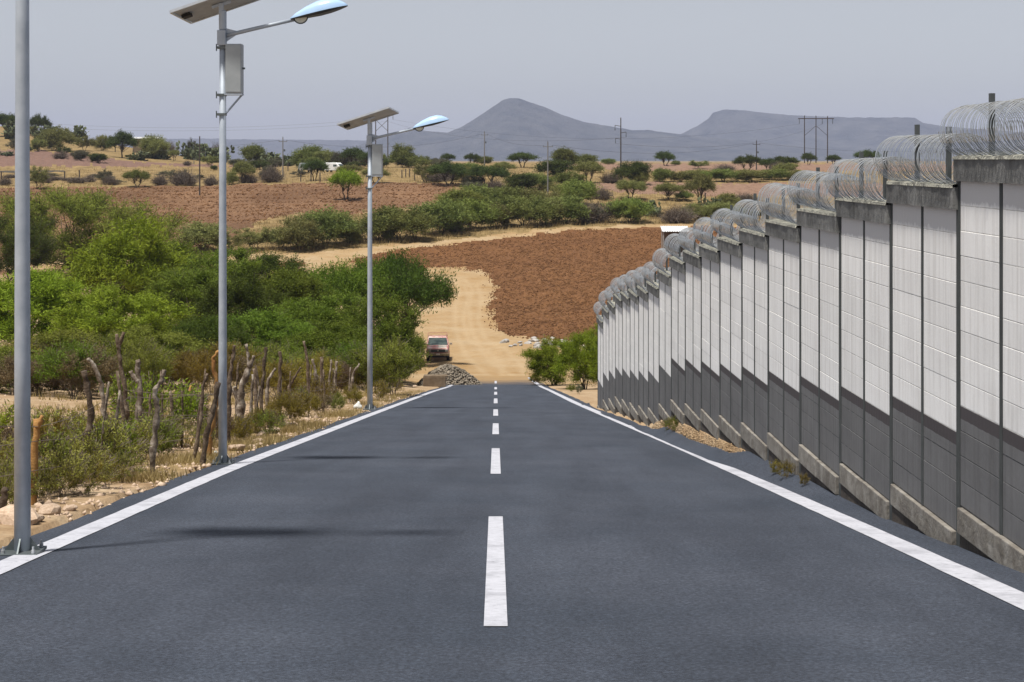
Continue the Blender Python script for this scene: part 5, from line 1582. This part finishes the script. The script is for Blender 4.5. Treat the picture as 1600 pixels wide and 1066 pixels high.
def make_pickup():
    b = at(684, .0521)
    e = empty('pickup_truck', b, math.radians(3))
    tag(e, 'faded red old pickup truck with pale hood patch parked on the sandy road', 'pickup truck')
    w = .91
    body = MB()       # lower body, fenders and bed as lofted sections along y (front at -y)
    secs = [(-2.32, .80, .52, .98), (-2.25, .88, .47, 1.06), (-1.9, .91, .45, 1.10), (-1.0, .92, .45, 1.16), (.62, .92, .45, 1.14), (.64, .93, .45, 1.12), (2.65, .93, .48, 1.12), (2.70, .91, .5, 1.10)]
    vs = []; fs = []
    for y, hw, z0, z1 in secs:
        for x, z in ((-hw * .94, z0), (-hw, z0 + .12), (-hw, z1 - .16), (-hw * .93, z1), (hw * .93, z1), (hw, z1 - .16), (hw, z0 + .12), (hw * .94, z0)):
            vs.append((x, y, z))
    n = 8
    for i in range(len(secs) - 1):
        for k in range(n): fs.append((i * n + k, i * n + (k + 1) % n, (i + 1) * n + (k + 1) % n, (i + 1) * n + k))
    fs.append(tuple(range(n))[::-1]); fs.append(tuple((len(secs) - 1) * n + k for k in range(n)))
    body.add(vs, fs).build('body', M['red_dark'], e, bevel=.02)
    MB().hexa([(-.84, -2.24, 1.055), (.84, -2.24, 1.055), (.84, -1.0, 1.15), (-.84, -1.0, 1.15), (-.80, -2.22, 1.085), (.80, -2.22, 1.085), (.80, -.98, 1.19), (-.80, -.98, 1.19)]).build('hood', M['red'], e, bevel=.02)
    MB().hexa([(.02, -2.20, 1.0875), (.70, -2.20, 1.0875), (.68, -1.1, 1.183), (.04, -1.1, 1.183), (.02, -2.20, 1.090), (.70, -2.20, 1.090), (.68, -1.1, 1.186), (.04, -1.1, 1.186)]).build('hood_patch', M['pale_paint'], e)
    # cab: pillars and roof
    cab = MB()
    cab.hexa([(-.76, -.30, 1.70), (.76, -.30, 1.70), (.76, .55, 1.70), (-.76, .55, 1.70), (-.70, -.22, 1.79), (.70, -.22, 1.79), (.70, .52, 1.79), (-.70, .52, 1.79)])
    for s in (-1, 1):
        cab.tube([(s * .86, -1.0, 1.15), (s * .74, -.28, 1.71)], .045, 6)
        cab.tube([(s * .86, .55, 1.12), (s * .74, .50, 1.71)], .06, 6)
        cab.tube([(s * .87, .05, 1.13), (s * .75, .08, 1.71)], .03, 6)
    cab.box((0, .60, 1.26), (1.7, .06, .32)); cab.box((0, .58, 1.67), (1.5, .06, .10))
    cab.build('cab', M['red'], e, bevel=.02)
    MB().hexa([(-.83, -.99, 1.16), (.83, -.99, 1.16), (.71, -.30, 1.70), (-.71, -.30, 1.70), (-.83, -.975, 1.165), (.83, -.975, 1.165), (.71, -.285, 1.705), (-.71, -.285, 1.705)]).build('windshield', M['car_glass'], e)
    for s in (-1, 1):
        MB().hexa([(s * .865, -.92, 1.15), (s * .875, .04, 1.15), (s * .765, .06, 1.69), (s * .765, -.26, 1.69), (s * .85, -.92, 1.15), (s * .86, .04, 1.15), (s * .75, .06, 1.69), (s * .75, -.26, 1.69)]).build('side_window', M['car_glass'], e)
        d = MB().box((s * .925, -.42, .80), (.02, 1.02, .58)).build('door', M['red_dark'], e, bevel=.006)
        MB().box((s * .94, -.02, .98), (.02, .14, .03)).build('handle', M['chrome'], d)
        mr = MB().box((s * 1.06, -.80, 1.27), (.20, .07, .15)).tube([(s * .86, -.82, 1.20), (s * 1.0, -.80, 1.24)], .014, 5).build('mirror', M['chrome'], e, bevel=.01)
        hl = MB().box((s * .69, -2.335, .88), (.24, .04, .16)).build('headlight', M['head_glass'], e, bevel=.01)
        MB().box((s * .69, -2.325, .775), (.26, .04, .04)).build('turn_signal', M['bumper'], e)
        for y in (-1.50, 1.75):
            wh = MB().lathe([(.25, -.11), (.34, -.10), (.37, -.05), (.37, .05), (.34, .10), (.25, .11)], 22, (s * .80, y, .365), 'x').build('wheel', M['tyre'], e)
            MB().lathe([(.05, -.02), (.22, -.01), (.24, .04), (.20, .05), (.06, .02)] if s > 0 else [(.06, -.02), (.20, -.05), (.24, -.04), (.22, .01), (.05, .02)], 16, (s * .88, y, .365), 'x').build('rim', M['chrome'], wh)
            MB().lathe([(.40, -.05), (.43, -.02), (.43, .02), (.40, .05)], 18, (s * .885, y, .40), 'x').build('wheel_arch', M['black'], e)
    gr = MB().box((0, -2.33, .87), (1.12, .03, .24)).build('grille', M['black'], e)
    for k in range(4): MB().box((0, -2.352, .79 + k * .055), (1.10, .014, .012)).build('grille_bar', M['galv_dark'], gr)
    MB().box((0, -2.353, .875), (.12, .02, .05)).build('badge', M['chrome'], gr)
    MB().box((0, -2.40, .58), (1.80, .12, .17)).box((-.55, -2.46, .56), (.12, .04, .22)).box((.55, -2.46, .56), (.12, .04, .22)).build('bumper', M['bumper'], e, bevel=.025)
    MB().box((0, -2.465, .60), (.30, .012, .13)).build('number_plate', M['pale_paint'], e)
    MB().box((0, -2.2, .40), (1.4, .2, .14)).build('valance', M['black'], e)
    rk = MB()
    for s in (-1, 1): rk.tube([(s * .78, .72, 1.1), (s * .78, .72, 1.83)], .022, 6).tube([(s * .78, .72, 1.81), (s * .78, 2.6, 1.81)], .02, 6).tube([(s * .78, 2.6, 1.1), (s * .78, 2.6, 1.81)], .022, 6)
    rk.tube([(-.80, .72, 1.815), (.80, .72, 1.815)], .022, 6).tube([(-.80, 2.6, 1.815), (.80, 2.6, 1.815)], .022, 6)
    rk.build('ladder_rack', M['red_dark'], e)
    for yy in (1.0,): MB().box((0, 1.65, .80), (1.6, 1.9, .04)).build('bed_floor', M['black'], e)
make_pickup()

# vehicles by the far farm
M['white_car'] = plain('white_car', (.74, .75, .76), .35)
M['silver_car'] = plain('silver_car', (.42, .43, .45), .35, .4)
def far_vehicle(name, px, by, rz, kind, label, cat, s):
    b = at(px, t_of(px, by))
    e = empty(name, b, rz); tag(e, label, cat)
    if kind == 'van':
        m = MB()
        vs = []; fs = []
        secs = [(-2.5, .85, .5, 1.1), (-2.3, .95, .45, 1.25), (-1.6, .98, .45, 2.0), (-1.2, .98, .45, 2.25), (2.4, .98, .45, 2.25), (2.5, .95, .5, 2.1)]
        for y, hw, z0, z1 in secs:
            for x, z in ((-hw, z0), (-hw, z1 - .15), (-hw * .88, z1), (hw * .88, z1), (hw, z1 - .15), (hw, z0)): vs.append((x, y, z))
        for i in range(len(secs) - 1):
            for k in range(6): fs.append((i * 6 + k, i * 6 + (k + 1) % 6, (i + 1) * 6 + (k + 1) % 6, (i + 1) * 6 + k))
        fs.append(tuple(range(6))[::-1]); fs.append(tuple((len(secs) - 1) * 6 + k for k in range(6)))
        m.add(vs, fs).build('body', M['white_car'], e)
        MB().hexa([(-.8, -2.27, 1.30), (.8, -2.27, 1.30), (.78, -1.66, 1.94), (-.78, -1.66, 1.94), (-.8, -2.24, 1.31), (.8, -2.24, 1.31), (.78, -1.63, 1.95), (-.78, -1.63, 1.95)]).build('windshield', M['car_glass'], e)
        for sx in (-1, 1): MB().box((sx * .985, -.9, 1.55), (.02, 1.0, .5)).build('side_window', M['car_glass'], e)
    else:
        m = MB(); vs = []; fs = []
        secs = [(-2.1, .75, .45, .75), (-2.0, .85, .4, .85), (-.95, .88, .4, 1.0), (-.2, .80, .4, 1.55), (1.2, .80, .4, 1.58), (2.0, .85, .4, 1.05), (2.1, .8, .45, .9)]
        for y, hw, z0, z1 in secs:
            for x, z in ((-hw, z0), (-hw, min(.95, z1)), (-hw * .85, z1), (hw * .85, z1), (hw, min(.95, z1)), (hw, z0)): vs.append((x, y, z))
        for i in range(len(secs) - 1):
            for k in range(6): fs.append((i * 6 + k, i * 6 + (k + 1) % 6, (i + 1) * 6 + (k + 1) % 6, (i + 1) * 6 + k))
        fs.append(tuple(range(6))[::-1]); fs.append(tuple((len(secs) - 1) * 6 + k for k in range(6)))
        m.add(vs, fs).build('body', M['silver_car'], e)
        MB().hexa([(-.74, -.96, 1.03), (.74, -.96, 1.03), (.66, -.25, 1.53), (-.66, -.25, 1.53), (-.74, -.93, 1.035), (.74, -.93, 1.035), (.66, -.22, 1.535), (-.66, -.22, 1.535)]).build('windshield', M['car_glass'], e)
        MB().box((0, -2.06, .66), (1.1, .06, .16)).build('grille', M['black'], e)
        for sx in (-1, 1): MB().box((sx * .66, -2.06, .70), (.22, .05, .14)).build('headlight', M['head_glass'], e)
    for sx in (-1, 1):
        for yy in (-1.35, 1.35):
            MB().lathe([(.2, -.1), (.33, -.09), (.33, .09), (.2, .1)], 14, (sx * .80, yy, .33), 'x').build('wheel', M['tyre'], e)
    e.scale = (s, s, s)
far_vehicle('parked_car', 477, 270, math.radians(18), 'car', 'silver car half hidden by a dark tree beyond the brown field', 'car', 1.45)
far_vehicle('white_van', 522, 269, math.radians(62), 'van', 'white van right of the silver car beyond the brown field', 'van', 1.0)

# ------------------------------------------------------------------ power poles, wires, far buildings and farm fence
ends = {}
def power_pole(name, px, by, ty, kind, label, key, t=None):
    t = t or t_of(px, by); b = at(px, t); H = EYE - (ty - HZ) * t - b.z
    e = empty(name, b); tag(e, label, 'utility pole', 'power poles across the valley')
    mt = 'pole_conc' if kind == 'c' else 'pole_wood'
    MB().lathe([(.17, -.3), (.16, 0), (.10, H)], 8).build('pole', M[mt], e)
    if kind == 'c' or kind == 'w':
        ca = MB().box((0, 0, H - .9), (1.9, .10, .12)).build('crossarm', M[mt], e)
        for x in (-.85, 0.0, .85): MB().lathe([(.05, 0), (.07, .08), (.04, .22)], 6, (x, 0, H - .84 if x else H)).build('insulator', M['galv_dark'], ca if x else e)
        MB().box((.35, 0, H - 2.9), (.35, .3, .5)).build('transformer', M['galv_dark'], e) if key in ('442', '757', '1182') else None
        ends[key] = [b + Vector((x, 0, H - .62)) for x in (-.85, .85)] + [b + Vector((0, 0, H + .2))]
    else:   # tall wooden pole with staggered brackets
        ends[key] = []
        for x, z in ((-1.2, 1.6), (1.1, 3.0), (-1.1, 4.3)):
            br = MB().tube([(0, 0, H - z - .2), (x, 0, H - z)], .06, 5).build('bracket', M[mt], e)
            MB().lathe([(.05, -1.1), (.09, -.8), (.05, -.4), (.09, -.1), (.03, 0)], 6, (x, 0, H - z)).build('insulator', M['galv_dark'], br)
            ends[key].append(b + Vector((x, 0, H - z - 1.1)))
    return e
power_pole('utility_pole', 312, 307, 213, 'p', 'bare grey pole standing in the brown field left of the second lamp', '312').scale
power_pole('utility_pole', 442, 276, 215, 'c', 'pole with crossarm and transformer between second and third lamps', '442')
power_pole('utility_pole', 757, 259, 206, 'c', 'pole with crossarm below the foot of the peaked mountain', '757')
power_pole('utility_pole', 856, 309, 222, 'c', 'slim concrete pole rising from the bushes above the field', '856')
power_pole('utility_pole', 970, 284, 184, 'p3', 'tall dark wooden pole with staggered insulators in front of the mountains', '970')
power_pole('utility_pole', 1182, 265, 220, 'w', 'small pole with transformer left of the three-legged pylon', '1182')
def h_frame(pxs, ty, by, label, key):
    t = .225; bs = [at(p, t) for p in pxs]; c = sum(bs, Vector()) / len(bs)
    H = EYE - (ty - HZ) * t - c.z
    e = empty('power_pylon', c); tag(e, label, 'pylon')
    for b in bs:
        MB().lathe([(.22, -.5), (.2, 0), (.15, H)], 8, (b.x - c.x, 0, b.z - c.z)).build('pole', M['pole_wood'], e)
    x0, x1 = bs[0].x - c.x, bs[-1].x - c.x
    ca = MB().box(((x0 + x1) / 2, 0, H - 1.0), (x1 - x0 + 4.5, .25, .3)).build('crossarm', M['pole_wood'], e)
    for a, b in zip(bs[:-1], bs[1:]):
        xa, xb = a.x - c.x, b.x - c.x
        if len(bs) == 2:
            MB().tube([(xa, 0, H - 3), (xb, 0, H - 7)], .07, 4).tube([(xb, .1, H - 3), (xa, .1, H - 7)], .07, 4).build('brace', M['pole_wood'], e)
        else:
            sgn = xa < (x0 + x1) / 2 - .5
            MB().tube([(xa, 0, H - (7 if sgn else 3.5)), (xb, 0, H - (3.5 if sgn else 7))], .07, 4).build('brace', M['pole_wood'], e)
    ends[key] = []
    for x in (x0 - 1.8, (x0 + x1) / 2 + 2.2, x1 + 1.8):
        MB().lathe([(.08, -1.8), (.12, -1.2), (.08, -.6), (.12, -.2), (.05, 0)], 6, (x, 0, H - 1.1)).build('insulator', M['galv_dark'], ca)
        ends[key].append(c + Vector((x, 0, H - 2.9)))
h_frame([1257, 1275, 1293], 181, 250, 'three-legged wooden pylon with crossbar above the right skyline', 'H2')
h_frame([587, 606], 174, 258, 'two-legged cross-braced pylon seen behind the third solar lamp', 'H1')
def wire(p, q, sag, label):
    pts = []
    for k in range(17):
        u = k / 16; v = Vector(p).lerp(Vector(q), u); v.z -= sag * 4 * u * (1 - u); pts.append(v)
    tag(MB().tube(pts, .022, 3).build('power_line', M['wire']), label, 'cable', 'power lines')
off = lambda px, y, t: Vector(((px - 800) * t, t * F, EYE - (y - HZ) * t))
wire(off(-120, 176, .22), ends['H1'][0], 4.0, 'upper power line crossing the sky left of the third lamp')
wire(off(-120, 186, .20), off(606, 190, .222), 3.5, 'lower power line crossing the sky left of the third lamp')
wire(ends['H1'][2], ends['H2'][0], 6.0, 'long power line from the braced pylon to the three-legged pylon')
wire(off(606, 190, .222), ends['970'][1], 3.0, 'power line from the braced pylon to the tall dark pole')
wire(ends['970'][2], ends['H2'][1], 3.5, 'power line from the tall dark pole to the three-legged pylon')
wire(ends['442'][1], ends['757'][0], 2.5, 'power line from the transformer pole to the pole under the peak')
wire(ends['757'][1], ends['856'][0], 1.0, 'short power line from the peak pole to the slim concrete pole')
wire(ends['856'][1], ends['1182'][0], 2.0, 'power line from the slim concrete pole towards the right skyline')
wire(off(130, 236, .17), ends['442'][0], 1.0, 'low power line reaching the transformer pole from the left')
wire(ends['1182'][1], off(1500, 232, .2), 1.5, 'power line leaving the small pole behind the razor wire')

# field shelter with white corrugated roof behind the wall
M['sheet'] = plain('sheet', (.78, .79, .80), .35, .2)
b = at(1054, .0915)
sh = empty('field_shelter', b); tag(sh, 'small shelter with white corrugated roof behind the razor wire', 'shed')
ztop = EYE - (360 - HZ) * .0915 - b.z
n = 36; vs = []; fs = []
for k in range(n + 1):
    x = -1.9 + 3.9 * k / n; z = ztop + .05 * math.sin(k * 2.0)
    vs += [(x, -1.5, z - .12), (x, 1.5, z + .55)]
for k in range(n): fs.append((2 * k, 2 * k + 2, 2 * k + 3, 2 * k + 1))
MB().add(vs, fs).build('roof', M['sheet'], sh)
for x in (-1.7, 1.8):
    for y in (-1.3, 1.3): MB().box((x, y, ztop / 2 - .1), (.14, .14, ztop - .1)).build('post', M['stone_pale'], sh)
MB().box((0.05, 1.2, ztop / 2 - .05), (3.3, .1, ztop - .3)).build('back_wall', M['concrete'], sh)
# low white-roofed house behind the left hill trees
b = at(228, .205)
hs = empty('farm_shed', b); tag(hs, 'low building with pale roof behind the trees of the left hill', 'building')
zt = EYE - (217 - HZ) * .205 - b.z
MB().box((0, 0, zt / 2), (7.5, 4, zt)).build('wall', M['concrete'], hs)
MB().hexa([(-4.2, -2.4, zt), (4.2, -2.4, zt), (4.2, 2.4, zt + .5), (-4.2, 2.4, zt + .5), (-4.2, -2.4, zt + .12), (4.2, -2.4, zt + .12), (4.2, 2.4, zt + .62), (-4.2, 2.4, zt + .62)]).build('roof', M['sheet'], hs)
MB().box((1.0, -2.01, zt * .4), (1.0, .06, zt * .8)).build('door', M['black'], hs)
# wooden farm fence posts in the dry grass
gp = MB().box((0, 0, .6), (.22, .22, 1.6)).lathe([(.16, 1.4), (.02, 1.55)], 6).mesh('farm_post', M['pole_wood'])
spots = [(2, 282), (61, 284), (101, 281), (124, 280), (180, 238), (208, 244), (365, 268), (398, 270), (450, 268), (470, 284), (486, 284), (500, 285), (628, 279), (634, 277), (640, 276), (648, 282), (851, 312), (1102, 318)]
for i, (px, y) in enumerate(spots):
    o = obj('farm_post', gp, None, at(px, t_of(px, y)))
    o.scale = (1, 1, 1.25)
    tag(o, 'short dark wooden post in the far dry grass, %s from the left' % ORD[i], 'post', 'posts in the far grass')
# long low wall line at the foot of the left hill
p0, p1 = at(-20, t_of(-20, 270)), at(100, t_of(100, 269))
fw = MB(); 
for k in range(24):
    u = k / 24; a = p0.lerp(p1, u); b = p0.lerp(p1, u + 1 / 24 - .002)
    fw.hexa([(a.x, a.y, a.z - .2), (b.x, b.y, b.z - .2), (b.x, b.y + .35, b.z - .2), (a.x, a.y + .35, a.z - .2), (a.x, a.y, a.z + .38), (b.x, b.y, b.z + .38), (b.x, b.y + .35, b.z + .38), (a.x, a.y + .35, a.z + .38)])
tag(fw.build('field_wall', M['pole_conc']), 'low grey field wall below the left hill field', 'wall')

# ------------------------------------------------------------------ dusty air
hz = MB().box((0, 8000, 178), (19600, 16800, 440)).build('haze', None)
m_ = bpy.data.materials.new('haze'); m_.use_nodes = True
t_ = m_.node_tree
t_.nodes.remove(t_.nodes['Principled BSDF'])
pv = t_.nodes.new('ShaderNodeVolumePrincipled')
pv.inputs['Color'].default_value = (0.67, 0.735, 1.0, 1)
pv.inputs['Density'].default_value = 0.000075
pv.inputs['Anisotropy'].default_value = 0.0
t_.links.new(pv.outputs[0], t_.nodes['Material Output'].inputs['Volume'])
hz.data.materials.append(m_)
tag(hz, 'pale dusty haze filling the air of the valley', 'haze', kind='stuff')
